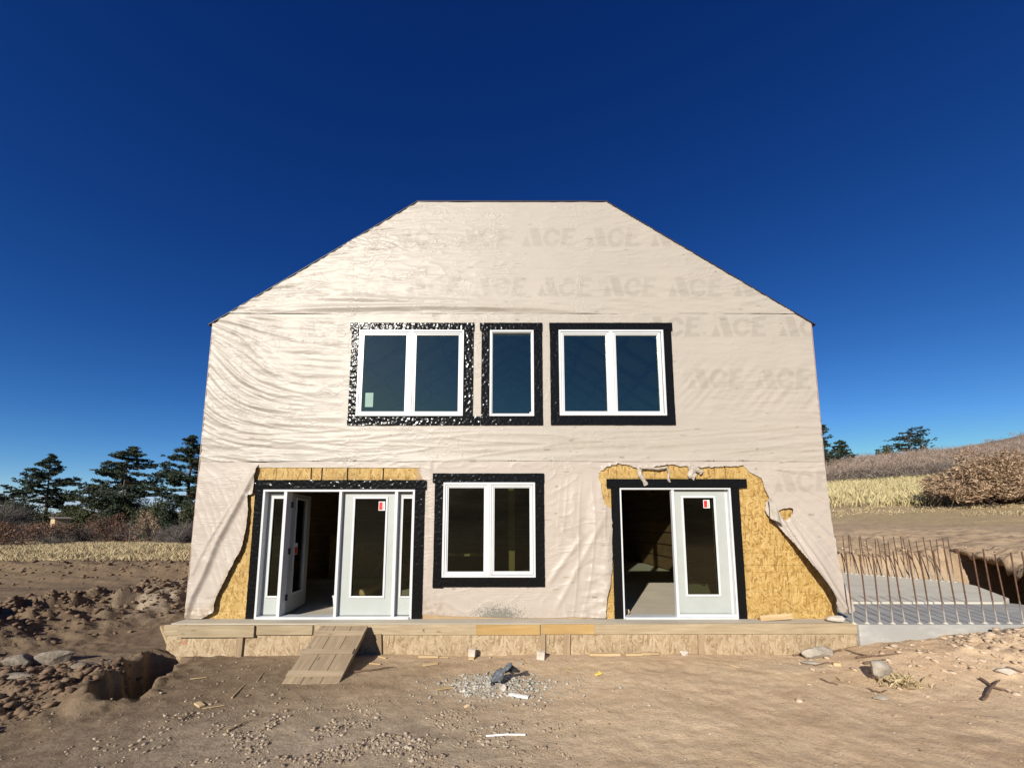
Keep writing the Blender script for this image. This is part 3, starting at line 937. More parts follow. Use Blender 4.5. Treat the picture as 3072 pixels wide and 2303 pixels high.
def cloth(name, poly, hfun, h=0.016, holes=(), y0=-0.012, xfun=None, pink=0.0, pin=True, lift=None, dirt=None, splat=None):
    P = np.array(poly, float)
    x = np.arange(P[:, 0].min() - h, P[:, 0].max() + 2 * h, h)
    z = np.arange(P[:, 1].min() - h, P[:, 1].max() + 2 * h, h)
    X, Z = np.meshgrid(x, z)
    X = X.copy(); Z = Z.copy()

    def sdf(poly_, X, Z):
        d = np.full(X.shape, 1e9); cxn = np.zeros(X.shape); czn = np.zeros(X.shape)
        n = len(poly_)
        for i in range(n):
            ax, az = poly_[i]; bx, bz = poly_[(i + 1) % n]
            dx, dz = bx - ax, bz - az
            t = np.clip(((X - ax) * dx + (Z - az) * dz) / (dx * dx + dz * dz + 1e-12), 0, 1)
            qx, qz = ax + t * dx, az + t * dz
            dd = np.hypot(X - qx, Z - qz)
            m = dd < d
            d = np.where(m, dd, d); cxn = np.where(m, qx, cxn); czn = np.where(m, qz, czn)
        ins = in_poly(X, Z, poly_)
        return np.where(ins, d, -d), cxn, czn
    D, qx, qz = sdf([tuple(p) for p in P], X, Z)
    ok = D > -0.72 * h
    mv = ok & (D < 0.35 * h)
    Xn = np.where(mv, qx, X); Zn = np.where(mv, qz, Z)
    keepv = ok
    for hl in holes:
        Dh, hx_, hz_ = sdf(hl, X, Z)
        keepv &= Dh < 0.72 * h
        mh = (Dh > -0.35 * h) & keepv & ok
        Xn = np.where(mh, hx_, Xn); Zn = np.where(mh, hz_, Zn)
    ny_, nx_ = X.shape
    cell = keepv[:-1, :-1] & keepv[1:, :-1] & keepv[:-1, 1:] & keepv[1:, 1:]
    off = hfun(Xn, Zn)
    if pin:
        for nm, (a, b, c, d_) in TAPE.items():
            ox = np.maximum(np.maximum(a - Xn, Xn - b), 0); oz = np.maximum(np.maximum(c - Zn, Zn - d_), 0)
            dd = np.hypot(ox, oz)
            off = off * ss(-0.02, 0.16, dd) if nm.startswith("W") else off * np.maximum(ss(-0.02, 0.10, dd), 0.15)
    Y = y0 - np.maximum(off, -0.004)
    if lift is not None: Y = Y - lift(Xn, Zn)
    if xfun is not None: Xw = Xn + xfun(Xn, Zn)
    else: Xw = Xn
    idx = np.arange(X.size).reshape(X.shape)
    jj, kk = np.nonzero(cell)
    F = np.stack([idx[jj, kk], idx[jj, kk + 1], idx[jj + 1, kk + 1], idx[jj + 1, kk]], 1)
    used = np.unique(F)
    rem = np.full(X.size, -1); rem[used] = np.arange(len(used))
    V = np.stack([Xw.ravel(), Y.ravel(), Zn.ravel()], 1)[used]
    me = mesh_np(name, V, rem[F], True)
    px, pz = Xn.ravel()[used], Zn.ravel()[used]
    ink = np.zeros(len(used))
    for (lx, lz, st_) in LOGOS:
        m = (px > lx - .1) & (px < lx + 1.15) & (pz > lz - .05) & (pz < lz + .45)
        if m.any():
            acc = np.zeros(m.sum())
            for ddx in (-.006, .006):
                for ddz in (-.006, .006):
                    acc += ace((px[m] - lx + ddx) / LH, (pz[m] - lz + ddz) / LH)
            ink[m] = np.maximum(ink[m], acc / 4 * st_)
    set_attr(me, "ink", ink * (0.75 + 0.5 * perlin(px * 1.3, pz * 2.1)))
    mk = np.zeros(len(used))
    for (mx, mz, ml) in MARKS:
        m = (np.abs(pz - mz) < h * 0.55) & (np.abs(px - mx) < ml / 2 + h * 0.3)
        mk[m] = 0.45
    set_attr(me, "mark", mk)
    set_attr(me, "pink", np.clip(pink + 0.25 * perlin(px * .8, pz * .8), 0, 1))
    set_attr(me, "splat", splat(px, pz) if splat else np.zeros(len(used)))
    set_attr(me, "dirt", dirt(px, pz) if dirt else np.zeros(len(used)))
    o = link(name, me, M_WRAP)
    return place(o, house)


def crease(x, z, a, b, amp=1.0, sharp=2.2):
    """sharp-topped anisotropic folds"""
    n = perlin(x * a, z * b) + 0.45 * perlin(x * a * 2.1 + 9, z * b * 2.1)
    return amp * np.sign(n) * np.abs(n * 1.5) ** (1 / sharp * 1.6)


def rg(x, z, p=5.0):
    """narrow raised ridges along the zero lines of stretched noise"""
    return np.clip(1 - 2.6 * np.abs(perlin(x, z)), 0, 1) ** p


def folds_top(x, z):
    e = 0.0048 * perlin(x * 1.1, z * 9) + 0.003 * perlin(x * 3, z * 18)
    zz = z + 0.10 * x
    low = ss(6.05, 5.35, z)
    f = 0.026 * low * np.maximum(perlin(x * 0.55 + 2, (z + 0.14 * x) * 7.0), -0.1)
    # pulls from the left rake
    hw = np.where(z > EAVE, W0 - (z - EAVE) / sl, W0)
    dl = x + hw; dr = hw - x
    pl = 0.026 * np.exp(-dl / 0.55) * np.maximum(perlin(dl * 0.9, (z - 0.12 * dl) * 16), -.05)
    pr = 0.015 * np.exp(-dr / 0.5) * np.maximum(perlin(dr * 0.9 + 4, (z + 0.15 * dr) * 14), -.05)
    # sagging bundle below the gable seam on the left half
    sg = 0.038 * np.exp(-((z - (5.36 - 0.02 * np.abs(x + 1.5))) / 0.055) ** 2) * ss(-4.6, -3.0, x) * ss(2.0, -0.5, x)
    sg += 0.022 * np.exp(-((z - (5.48 - 0.03 * (x + 2))) / 0.05) ** 2) * ss(-4.2, -2.5, x) * ss(0.2, -1.2, x)
    tuft = 0.032 * np.exp(-((x + 2.7) / 0.75) ** 2 - ((z - 6.62 + 0.12 * (x + 3.1)) / 0.10) ** 2) * (0.5 + perlin(x * 5, (z + .3 * x) * 22))
    msk = 0.35 + 0.65 * ss(-.15, .25, perlin(x * .7 + 3, z * .9))
    shp = 0.0055 * msk * rg(x * 0.75 + 11, (z + .10 * x) * 5.0) + 0.004 * msk * rg(x * 1.6 + 5, (z - .05 * x) * 9.0)
    shl = 0.010 * np.exp(-dl / 0.8) * rg(dl * 0.8 + 7, (z - 0.14 * dl) * 8.0) + 0.006 * np.exp(-dr / 0.7) * rg(dr * .8, (z + .16 * dr) * 8.0)
    return e + f + pl + pr + sg + tuft + shp + shl


def folds_mid(x, z):
    e = 0.005 * perlin(x * 0.9 + 3, z * 8.5) + 0.0032 * perlin(x * 2.6, z * 17)
    d = x + W0
    A = 0.95 * np.exp(-((z - 3.9) / 0.9) ** 2) + 0.15
    q = z + A * (1 - np.exp(-d / 0.85))
    fan = np.exp(-((d - 0.55) / 0.95) ** 2) * ss(5.25, 5.05, z)
    f = 0.034 * fan * np.maximum(perlin(d * 0.75 + 1.7, q * 8.5), -.15) + 0.020 * fan * perlin(d * 1.4, q * 17)
    mid = ss(-3.2, -2.6, x)
    hor = 0.019 * (1 - mid) * np.maximum(perlin(x * 0.7 + 5, (z + .06 * x) * 9), -.2) * ss(-5.2, -4.2, x)
    low = ss(3.30, 3.0, z)
    hor += 0.019 * low * np.maximum(perlin(x * 0.45 + 8, (z - .03 * x) * 9.0), -.2)
    dr = W0 - x
    fr = 0.02 * np.exp(-dr / 0.6) * ss(3.8, 3.2, z) * np.maximum(perlin(dr * 0.8, (z - 0.05 * dr) * 13), -.1)
    dia = 0.014 * ss(2.7, 3.0, x) * ss(4.6, 3.9, z) * ss(3.2, 3.7, z) * perlin((x + z) * 1.2, (z - x) * 6.5)
    up_ = 0.006 * ss(4.95, 5.2, z) * perlin(x * 6, z * 2)
    shp = 0.014 * fan * rg(d * 0.55 + 3.1, q * 5.2) + 0.009 * fan * rg(d * 0.9 + 8, q * 9.5)
    msk = 0.3 + 0.7 * ss(-.15, .25, perlin(x * .6 + 7, z * .8))
    shp = shp + 0.005 * msk * rg(x * 0.8 + 2, (z + .04 * x) * 6.0) + 0.004 * msk * rg(x * 1.7 + 6, (z - .03 * x) * 10)
    shp = shp + 0.007 * np.exp(-dr / .9) * rg(dr * .7 + 1, (z - .06 * dr) * 8) * ss(4.2, 3.4, z)
    shp = shp + 0.009 * ss(3.32, 3.05, z) * rg(x * .45 + 4, (z - .02 * x) * 6.5)
    return e + f + hor + fr + dia + up_ + shp


def folds_low(x, z):
    return 0.004 * perlin(x * 2, z * 6) + 0.003 * perlin(x * 6, z * 9) + 0.006 * np.maximum(perlin(x * 1.0, z * 8), 0) * ss(2.3, 2.55, z)


WIN = [[(a, c), (b, c), (b, d), (a, d)] for a, b, c, d in (OPEN["W1"], OPEN["W2"], OPEN["W3"])]
rake = lambda z: W0 + 0.004 - max(0.0, (z - EAVE)) / sl
lapN = 60
xs = np.linspace(-rake(5.225), rake(5.225), lapN)
top_poly = [(float(x), 5.228 + 0.004 * math.sin(x * 2.3)) for x in xs] + [(TOPX + .003, TOPZ), (-TOPX - .003, TOPZ)]
cloth("house_wrap", top_poly, folds_top, y0=-0.017, lift=lambda x, z: 0.001 * ss(5.30, 5.23, z))
xs = np.linspace(-W0 - .004, W0 + .004, lapN)
mid_poly = [(float(x), 2.598 + 0.006 * math.sin(x * 1.9 + 1)) for x in xs] + [(W0 + .004, EAVE), (rake(5.26), 5.26), (-rake(5.26), 5.26), (-W0 - .004, EAVE)]
cloth("house_wrap", mid_poly, folds_mid, holes=WIN, y0=-0.012, lift=lambda x, z: 0.004 * ss(2.67, 2.60, z))

# lower course, left: hanging flap with rolled fold
FL = [(-4.27, 2.47), (-4.5, 1.96), (-4.83, 1.26), (-5.0, 0.73), (-5.15, 0.39), (-5.2, .1)]


def polyline_d(x, z, pts):
    d = np.full(np.shape(x), 1e9); sgn = np.ones(np.shape(x))
    for (ax, az), (bx, bz) in zip(pts[:-1], pts[1:]):
        dx, dz = bx - ax, bz - az
        t = np.clip(((x - ax) * dx + (z - az) * dz) / (dx * dx + dz * dz), 0, 1)
        ex, ez = x - ax - t * dx, z - az - t * dz
        dd = np.hypot(ex, ez)
        s_ = np.sign(ex * -dz + ez * dx)
        m = dd < d
        d = np.where(m, dd, d); sgn = np.where(m, s_, sgn)
    return d, sgn


def jag(pts, n=6, amp=0.012, seed=1):
    r = random.Random(seed); out = []
    for (a, b), (c, d) in zip(pts[:-1], pts[1:]):
        for k in range(n):
            t = k / n
            j = amp if k else amp * .3
            out.append((a + (c - a) * t + r.uniform(-j, j), b + (d - b) * t + r.uniform(-j, j)))
    out.append(pts[-1])
    return out


def hfl(x, z):
    d, s_ = polyline_d(x, z, FL)
    roll = 0.055 * np.exp(-(d / 0.045) ** 2)
    d2, _ = polyline_d(x, z, [(-4.4, 2.3), (-4.75, 1.7), (-5.02, 1.2), (-5.2, 0.75)])
    roll2 = 0.016 * np.exp(-(d2 / 0.03) ** 2)
    dg = (x + 5.25) + (z - 2.6) * 0.45
    drp = 0.011 * perlin(dg * 9, z * 0.7) * ss(2.3, 1.6, z) + 0.012 * rg(dg * 5, z * .5) * ss(2.5, 1.8, z)
    cr = 0.020 * ss(0.75, 0.1, z) * perlin(x * 7, z * 6) + 0.014 * ss(0.45, .05, z) * perlin(x * 3, z * 22)
    fan = 0.012 * np.exp(-(x + 5.25) / .5) * np.maximum(perlin(x * 2, (z + .7 * (x + 5.25)) * 9), -.1) * ss(1.6, 2.3, z)
    return folds_low(x, z) + roll + roll2 + drp + np.maximum(cr, -.01) + fan


edgeL = jag([(-4.262, 2.50), (-4.285, 2.37), (-4.31, 2.05), (-4.385, 2.02), (-4.35, 1.78), (-4.365, 1.4), (-4.41, 1.13), (-4.50, 0.95), (-4.61, 0.69),
             (-4.74, 0.39), (-4.77, 0.15), (-4.95, 0.052)], 6, 0.005, 4)
polyL = [(-5.254, 2.63), (-5.254, 0.05)] + edgeL[::-1] + [(-4.262, 2.63)]


def liftL(x, z):
    # the free edge stands off the board and curls
    d, _ = polyline_d(x, z, edgeL)
    free = ss(2.5, 0.6, z)
    curl = 0.02 * np.exp(-(d / 0.05) ** 2) * (1 + perlin(x * 9, z * 9))
    return (0.01 + 0.035 * free * np.exp(-(d / 0.22) ** 2) + curl) * ss(2.52, 2.3, z)


cloth("house_wrap", polyL, hfl, y0=-0.010, pink=0.6, pin=False, lift=liftL,
      dirt=lambda x, z: np.clip(1.3 * ss(0.35, 0.05, z) + 0.9 * np.exp(-(polyline_d(x, z, edgeL)[0] / 0.05) ** 2) * ss(1.9, 1.5, z), 0, 1))
# narrow strip over the left door
cloth("house_wrap", [(-4.27, 2.492), (-1.40, 2.487), (-1.40, 2.63), (-4.27, 2.63)],
      lambda x, z: folds_low(x, z) + 0.012 * np.exp(-((x + 1.9) / .35) ** 2) * np.maximum(perlin(x * 9 + z * 9, z * 22), 0) + 0.010 * np.exp(-((x + 2.75) / .2) ** 2) * perlin(x * 14, z * 25), y0=-0.010, pin=False, pink=0.3)


def hfc(x, z):
    rgt = ss(0.75, 1.15, x)
    drape = 0.022 * rgt * ss(2.5, 1.9, z) * perlin((x - 0.12 * z) * 5.5, z * 0.7)
    dg = 0.020 * np.exp(-((x - 0.55 - 0.75 * (z - 0.55)) / 0.06) ** 2) * ss(0.3, 0.7, z) * ss(1.5, 1.1, z)
    dg += 0.014 * np.exp(-((x - 0.80 - 0.55 * (z - 0.35)) / 0.05) ** 2) * ss(0.05, 0.4, z) * ss(1.9, 1.3, z)
    crum = 0.022 * ss(1.0, 1.3, x) * ss(1.3, 0.8, z) * perlin(x * 7, z * 7) + 0.012 * ss(.9, 1.3, x) * ss(1.2, .5, z) * perlin(x * 4, z * 15)
    lft = 0.020 * ss(-1.15, -1.35, x) * perlin(x * 9, z * 1.6) + 0.012 * ss(-0.9, -1.3, x) * ss(0.9, 0.3, z) * perlin(x * 10, z * 8)
    fan = 0.010 * ss(0.55, 0.3, z) * ss(0.2, -0.6, x) * ss(-1.4, -0.9, x) * perlin((x + 1.3 * z) * 8, z * 2.5)
    dome = 0.02 * np.exp(-((x - 1.15) / .3) ** 2) * ss(2.4, 1.9, z) * ss(.1, .5, z)
    drape = drape + 0.010 * ss(.6, 1.0, x) * ss(2.5, 1.8, z) * rg((x - .12 * z) * 4.5, z * .5) + 0.006 * rg(x * 2 + 3, z * 4)
    return folds_low(x, z) + drape + dg + crum + lft + fan + dome


rightC = jag([(1.455, 2.37), (1.49, 2.15), (1.54, 1.87), (1.655, 1.80), (1.66, 1.57), (1.64, 1.1), (1.635, 0.82), (1.59, 0.56), (1.535, 0.39), (1.515, 0.20), (1.50, 0.055)], 5, 0.010, 8)
topR = jag([(1.455, 2.37), (1.49, 2.43), (1.60, 2.51), (1.79, 2.555), (1.95, 2.53), (2.13, 2.47), (2.4, 2.50), (2.63, 2.535), (2.97, 2.50), (3.2, 2.485), (3.41, 2.50), (3.6, 2.51), (3.89, 2.53)], 8, 0.017, 12)
polyC = [(-1.56, 2.63), (-1.55, 2.40), (-1.50, 2.3), (-1.458, 2.25), (-1.455, 1.2), (-1.45, 0.10), (-1.2, 0.085), (-0.8, 0.075), (0.0, 0.052), (0.7, 0.052), (1.0, 0.066), (1.3, 0.055)] + rightC[::-1] + topR[1:] + [(3.89, 2.63)]
cloth("house_wrap", polyC, hfc, holes=[[(OPEN["W4"][0], OPEN["W4"][2]), (OPEN["W4"][1], OPEN["W4"][2]), (OPEN["W4"][1], OPEN["W4"][3]), (OPEN["W4"][0], OPEN["W4"][3])]], y0=-0.010, pink=0.55,
      lift=lambda x, z: 0.035 * ss(1.2, 1.5, x) * ss(2.2, 1.5, z) * ss(1.75, 1.55, x) + 0.02 * np.exp(-(polyline_d(x, z, topR)[0] / .03) ** 2) * (x > 1.5),
      splat=lambda x, z: 0.85 * np.exp(-(np.hypot((x + 0.22) / 0.36, (z - 0.05) / 0.17)) ** 2) + 0.55 * np.exp(-(np.hypot((x + 0.2) / 0.85, (z - 0.12) / 0.30)) ** 2),
      dirt=lambda x, z: np.clip(0.9 * ss(0.55, 0.1, z) * ss(-0.85, -1.25, x) + 0.25 * ss(.3, .05, z), 0, 1))

# lower course, right: torn flap swinging out at its foot
edgeR = jag([(3.89, 2.53), (3.97, 2.42), (4.08, 2.36), (4.18, 2.30), (4.20, 2.15), (4.27, 1.97), (4.20, 1.90), (4.17, 1.77), (4.23, 1.66), (4.36, 1.50), (4.5, 1.30), (4.77, 0.86), (4.95, 0.60), (5.03, 0.42), (5.10, 0.20)], 6, 0.005, 15)
polyR = edgeR + [(5.20, 0.16), (5.33, 0.17), (5.39, 0.20), (5.36, 0.36), (5.275, 0.62), (5.254, 0.80), (5.254, 2.63), (3.89, 2.63)]
TEAR = jag([(4.39, 1.77), (4.47, 1.80), (4.56, 1.815), (4.645, 1.795), (4.60, 1.71), (4.56, 1.655), (4.48, 1.605), (4.43, 1.65), (4.39, 1.77)], 3, 0.008, 2)[:-1]


def hfr(x, z):
    ax, az = 4.05, 2.5
    th_ = np.arctan2(x - ax, az - z)
    rr = np.hypot(x - ax, az - z)
    pleat = (0.010 + 0.016 * ss(0.2, 1.2, rr)) * perlin(th_ * 11 + 2, rr * 0.6) * ss(0.1, 0.5, rr)
    big, _ = polyline_d(x, z, [(4.35, 1.75), (4.62, 1.15), (4.9, 0.62), (5.2, 0.2)])
    big2, _ = polyline_d(x, z, [(4.55, 1.6), (4.75, 1.2), (4.98, 0.75), (5.25, 0.25)])
    fold = 0.045 * np.exp(-(big / 0.035) ** 2) * ss(2.2, 1.6, z) + 0.030 * np.exp(-(big2 / 0.03) ** 2)
    cr = 0.007 * perlin(x * 7, z * 12) + 0.016 * rg(th_ * 7 + 1, rr * .4) * ss(.15, .5, rr)
    return folds_low(x, z) + np.maximum(pleat, -.012) + fold + cr


def liftR(x, z):
    k = ss(2.3, 0.15, z)
    fold = np.clip((W0 + .02 - x) / 1.0, 0, 1)
    return 0.26 * k ** 1.3 * np.where(x < W0, 0.55 + 0.45 * ss(0.0, 0.5, fold), 0.55) + 0.02 * ss(2.5, 2.2, z)


cloth("house_wrap", polyR, hfr, holes=[TEAR], y0=-0.012, pink=0.65, pin=False, lift=liftR,
      dirt=lambda x, z: 0.5 * ss(0.6, 0.15, z))
# dangling torn scraps above the right door
for pts, wd in (([(2.13, 2.47), (2.14, 2.36), (2.20, 2.27), (2.235, 2.19)], 0.09), ([(2.58, 2.50), (2.62, 2.40), (2.60, 2.30), (2.63, 2.24)], 0.045),
                ([(2.15, 2.47), (2.28, 2.475), (2.45, 2.46), (2.58, 2.485)], 0.06), ([(2.99, 2.51), (3.02, 2.43), (2.98, 2.36), (3.05, 2.33)], 0.15), ([(3.0, 2.50), (3.12, 2.44), (3.17, 2.40)], 0.10)):
    n = 24
    ts = np.linspace(0, 1, n)
    P_ = np.array(pts); kx = np.interp(ts, np.linspace(0, 1, len(P_)), P_[:, 0]); kz = np.interp(ts, np.linspace(0, 1, len(P_)), P_[:, 1])
    tx, tz = np.gradient(kx), np.gradient(kz); ln = np.hypot(tx, tz)
    nxv, nzv = -tz / ln, tx / ln
    m_ = 8
    VV = []
    for i in range(n):
        for j in range(m_):
            s_ = (j / (m_ - 1) - .5) * wd * (0.75 + 0.5 * perlin(ts[i] * 4, 3.3 + wd * 9))
            cur = 0.03 * math.sin(j / (m_ - 1) * math.pi) + 0.02 * float(perlin(ts[i] * 5 + wd * 31, j * .5))
            VV.append((kx[i] + nxv[i] * s_, -0.045 - cur, kz[i] + nzv[i] * s_))
    idx = (np.arange(n - 1)[:, None] * m_ + np.arange(m_ - 1)[None, :]).ravel()
    ms = mesh_np("wrap_scrap", np.array(VV), np.stack([idx, idx + 1, idx + 1 + m_, idx + m_], 1), True)
    for a in ("ink", "mark", "splat", "dirt"): set_attr(ms, a, np.zeros(len(VV)))
    set_attr(ms, "pink", np.full(len(VV), 0.2))
    place(link("wrap_scrap", ms, M_WRAP), house)
# curled white corner beside the torn hole
VV = []
for i in range(14):
    for j in range(10):
        u, v = i / 13, j / 9
        VV.append((4.20 + 0.20 * u * (0.4 + .6 * v), -0.13 - 0.05 * math.sin(u * 3.1) - 0.03 * float(perlin(u * 3, v * 3)), 1.98 - 0.32 * v - 0.12 * u + 0.02 * math.sin(v * 5)))
idx = (np.arange(13)[:, None] * 10 + np.arange(9)[None, :]).ravel()
ms = mesh_np("wrap_scrap", np.array(VV), np.stack([idx, idx + 10, idx + 11, idx + 1], 1), True)
for a in ("ink", "mark", "splat", "dirt", "pink"): set_attr(ms, a, np.zeros(len(VV)))
place(link("wrap_scrap", ms, M_WRAP), house)


# ------------------------------------------------------------------ flashing tape
def tape(x0, x1, z0, z1, y=-0.024, amp=0.0060, seed=0):
    h = 0.009
    nx_ = max(2, int((x1 - x0) / h)); nz_ = max(2, int((z1 - z0) / h))
    X, Z = np.meshgrid(np.linspace(x0, x1, nx_), np.linspace(z0, z1, nz_))
    s_ = seed * 13.7
    n = perlin(X * 19 + s_, Z * 19) + 0.45 * perlin(X * 37, Z * 37 + s_) + 0.5 * perlin(X * 8 + s_, Z * 13)
    Xw = X + 0.004 * perlin(Z * 6 + s_, X * 2); Zw = Z + 0.004 * perlin(X * 6 + s_, Z * 2)
    Y = y - amp * n
    idx = (np.arange(nz_ - 1)[:, None] * nx_ + np.arange(nx_ - 1)[None, :]).ravel()
    me = mesh_np("flashing_tape", np.stack([Xw.ravel(), Y.ravel(), Zw.ravel()], 1), np.stack([idx, idx + 1, idx + 1 + nx_, idx + nx_], 1), True)
    place(link("flashing_tape", me, M_TAPE), house)


k = 0
for nm, wo in (("W1", (-2.83, -0.662)), ("W2", (-0.562, 0.532)), ("W3", (0.652, 2.805)), ("W4", (-1.325, 0.537)), ("D1", (-4.283, -1.430)), ("D2", (1.573, 3.915))):
    a, b, c, d = TAPE[nm]; e, f, g, h_ = OPEN[nm]
    k += 1
    hd = h_ + 0.002
    tape(a, e + 0.03, c, hd + 0.02, -0.028, seed=k)                       # left
    tape(f - 0.03, b, c, hd + 0.02, -0.028, seed=k + .3)                  # right
    tape(wo[0], wo[1], hd, d, -0.037, seed=k + .6)                        # head
    if nm.startswith("W"):
        xr = -0.545 if nm == "W1" else b
        if nm == "W4": tape(a, a + .17, c - .02, c + .10, -0.026, seed=k + 5)
        tape(a - 0.003, xr, c, g + 0.002, -0.033, seed=k + .8)            # sill


# ------------------------------------------------------------------ windows
def window(key, panes, single=False, glass=M_GLASSUP):
    x0, x1, z0, z1 = OPEN[key]
    fr = MB().ring(x0, x1, z0, z1, 0.036, -0.062, 0.10)
    if not single:
        mx = (panes[0][1] + panes[1][0]) / 2
        fr.box(mx - 0.036, mx + 0.036, -0.060, 0.10, z0 + 0.036, z1 - 0.036)
        fr.box(mx - 0.006, mx + 0.006, -0.066, -0.058, z0 + 0.01, z1 - 0.01)
    wn = hb(fr, "window", M_VINYL, house, bevel=0.004)
    base = Vector((x0, 0, z0))
    for (a, b, c, d) in panes:
        if single:
            hb(MB().ring(a - .018, b + .018, c - .018, d + .018, 0.018, -0.046, 0.02), "sash", M_VINYL, wn, bevel=0.003)
        else:
            hb(MB().ring(a - .052, b + .052, c - .056, d + .056, 0.032, -0.048, 0.03), "sash", M_VINYL, wn, bevel=0.004)
            hb(MB().ring(a - .022, b + .022, c - .026, d + .026, 0.022, -0.036, 0.02), "glazing_bead", M_VINYL, wn, bevel=0.003)
        hb(MB().box(a - .004, b + .004, -0.018, -0.014, c - .004, d + .004), "pane", glass, wn)
    return wn


w1 = window("W1", [(-2.573, -1.840, 3.456, 4.814), (-1.661, -0.927, 3.456, 4.814)])
w2 = window("W2", [(-0.335, 0.329, 3.413, 4.855)], True)
w3 = window("W3", [(0.903, 1.632, 3.460, 4.812), (1.807, 2.532, 3.460, 4.812)])
w4 = window("W4", [(-1.050, -0.464, 0.787, 2.142), (-0.290, 0.291, 0.792, 2.142)], glass=M_GLASS)
hb(MB().box(-2.515, -2.380, -0.0212, -0.0192, 3.535, 3.785), "paper_notice", M_PAPERG, w1)
hb(MB().box(0.300, 0.322, -0.0212, -0.0192, 3.425, 3.445), "maker_tag", M_PAPER, w2)


# ------------------------------------------------------------------ doors
def lite(parent, a, b, c, d, y, glass=M_GLASS, bars=0.034):
    hb(MB().ring(a - bars, b + bars, c - bars, d + bars, bars, y - 0.014, y + 0.058), "lite_frame", M_VINYL, parent, bevel=0.005)
    hb(MB().box(a - .003, b + .003, y + 0.018, y + 0.022, c - .003, d + .003), "pane", glass, parent)


def slab_with_hole(x0, x1, z0, z1, a, b, c, d, y0, y1):
    return MB().box(x0, a, y0, y1, z0, z1).box(b, x1, y0, y1, z0, z1).box(a, b, y0, y1, z0, c).box(a, b, y0, y1, d, z1)


def sticker(parent, x, z, wd, hg, y):
    hb(MB().box(x, x + wd, y - .002, y, z, z + hg), "sticker", M_PAPER, parent)
    hb(MB().box(x + .008, x + wd * .62, y - .004, y - .0022, z + .010, z + hg - .010), "sticker_print", M_RED, parent)
    mb = MB()
    r = random.Random(5)
    for i in range(9):
        zz = z + hg * (.08 + .09 * i)
        mb.box(x + wd * .72, x + wd * (.80 + .1 * r.random()), y - .004, y - .0022, zz, zz + hg * .045)
    hb(mb, "sticker_print", M_RED, parent)


x0, x1, z0, z1 = OPEN["D1"]
d1 = hb(MB().box(x0, x0 + .036, -.042, .13, z0, z1).box(x1 - .036, x1, -.042, .13, z0, z1).box(x0 + .036, x1 - .036, -.042, .13, z1 - .034, z1)
        .box(-3.788, -3.735, -.036, .13, z0 + .036, z1 - .034).box(-1.945, -1.893, -.036, .13, z0 + .036, z1 - .034), "double_door", M_VINYL, house, bevel=0.004)
hb(MB().box(x0 + .036, x1 - .036, -.075, .14, z0 + .001, z0 + .036), "threshold", M_GALV, d1, bevel=0.004)
YD = 0.045
hb(slab_with_hole(-4.094, -3.792, z0 + .05, 2.066, -4.000, -3.838, 0.383, 1.972, YD + .02, YD + .06), "sidelight", M_LEAF, d1)
lite(d1, -4.000, -3.838, 0.383, 1.972, YD + .02, bars=.028)
hb(slab_with_hole(-1.890, -1.650, z0 + .05, 2.066, -1.818, -1.672, 0.383, 1.972, YD, YD + .045), "sidelight", M_LEAF, d1)
lite(d1, -1.818, -1.672, 0.383, 1.972, YD, bars=.022)
hb(slab_with_hole(-2.835, -1.952, z0 + .045, 2.070, -2.620, -2.108, 0.387, 1.970, YD - .01, YD + .035), "leaf", M_LEAF, d1)
lite(d1, -2.620, -2.108, 0.387, 1.970, YD - .01)
hb(MB().box(-2.868, -2.822, -.040, .03, z0 + .03, 2.086), "astragal", M_VINYL, d1, bevel=0.004)
sticker(d1, -2.235, 1.775, 0.105, 0.150, YD + .006)
# opened leaf, hinged on the left mullion and swung indoors
HINGE = Vector((-3.728, 0.125, 0))
MS = Matrix.Translation(HINGE) @ Matrix.Rotation(R(98), 4, 'Z')
ol = MB()
for bx in ((0, .205, 0, .045, z0 + .045, 2.07), (.665, .885, 0, .045, z0 + .045, 2.07), (.205, .665, 0, .045, z0 + .045, .387), (.205, .665, 0, .045, 1.97, 2.07)):
    ol.box(*bx, M=MS)
hb(ol, "open_leaf", M_LEAFIN, d1)
hb(MB().ring(.171, .699, .353, 2.004, .034, -.012, .057, M=MS), "lite_frame", M_VINYL, d1)
hb(MB().box(.205, .665, .02, .024, .387, 1.97, M=MS), "pane", M_GLASS, d1)
for zh in (0.30, 1.05, 1.82):
    hb(MB().tube([(HINGE.x - .008, HINGE.y - .012, zh), (HINGE.x - .008, HINGE.y - .012, zh + .1)], .009, 8).box(HINGE.x - .004, HINGE.x + .03, HINGE.y - .014, HINGE.y - .010, zh, zh + .1), "hinge", M_HINGE, d1)
hb(MB().box(.27, .40, -.004, -.001, 1.02, 1.22, M=Matrix.Translation(HINGE) @ Matrix.Rotation(R(98), 4, 'Z') @ Matrix.Translation((0, .02, 0))), "sticker", M_PAPER, d1)
hb(MB().box(.285, .385, -.007, -.0045, 1.03, 1.15, M=Matrix.Translation(HINGE) @ Matrix.Rotation(R(98), 4, 'Z') @ Matrix.Translation((0, .02, 0))), "sticker_print", M_RED, d1)

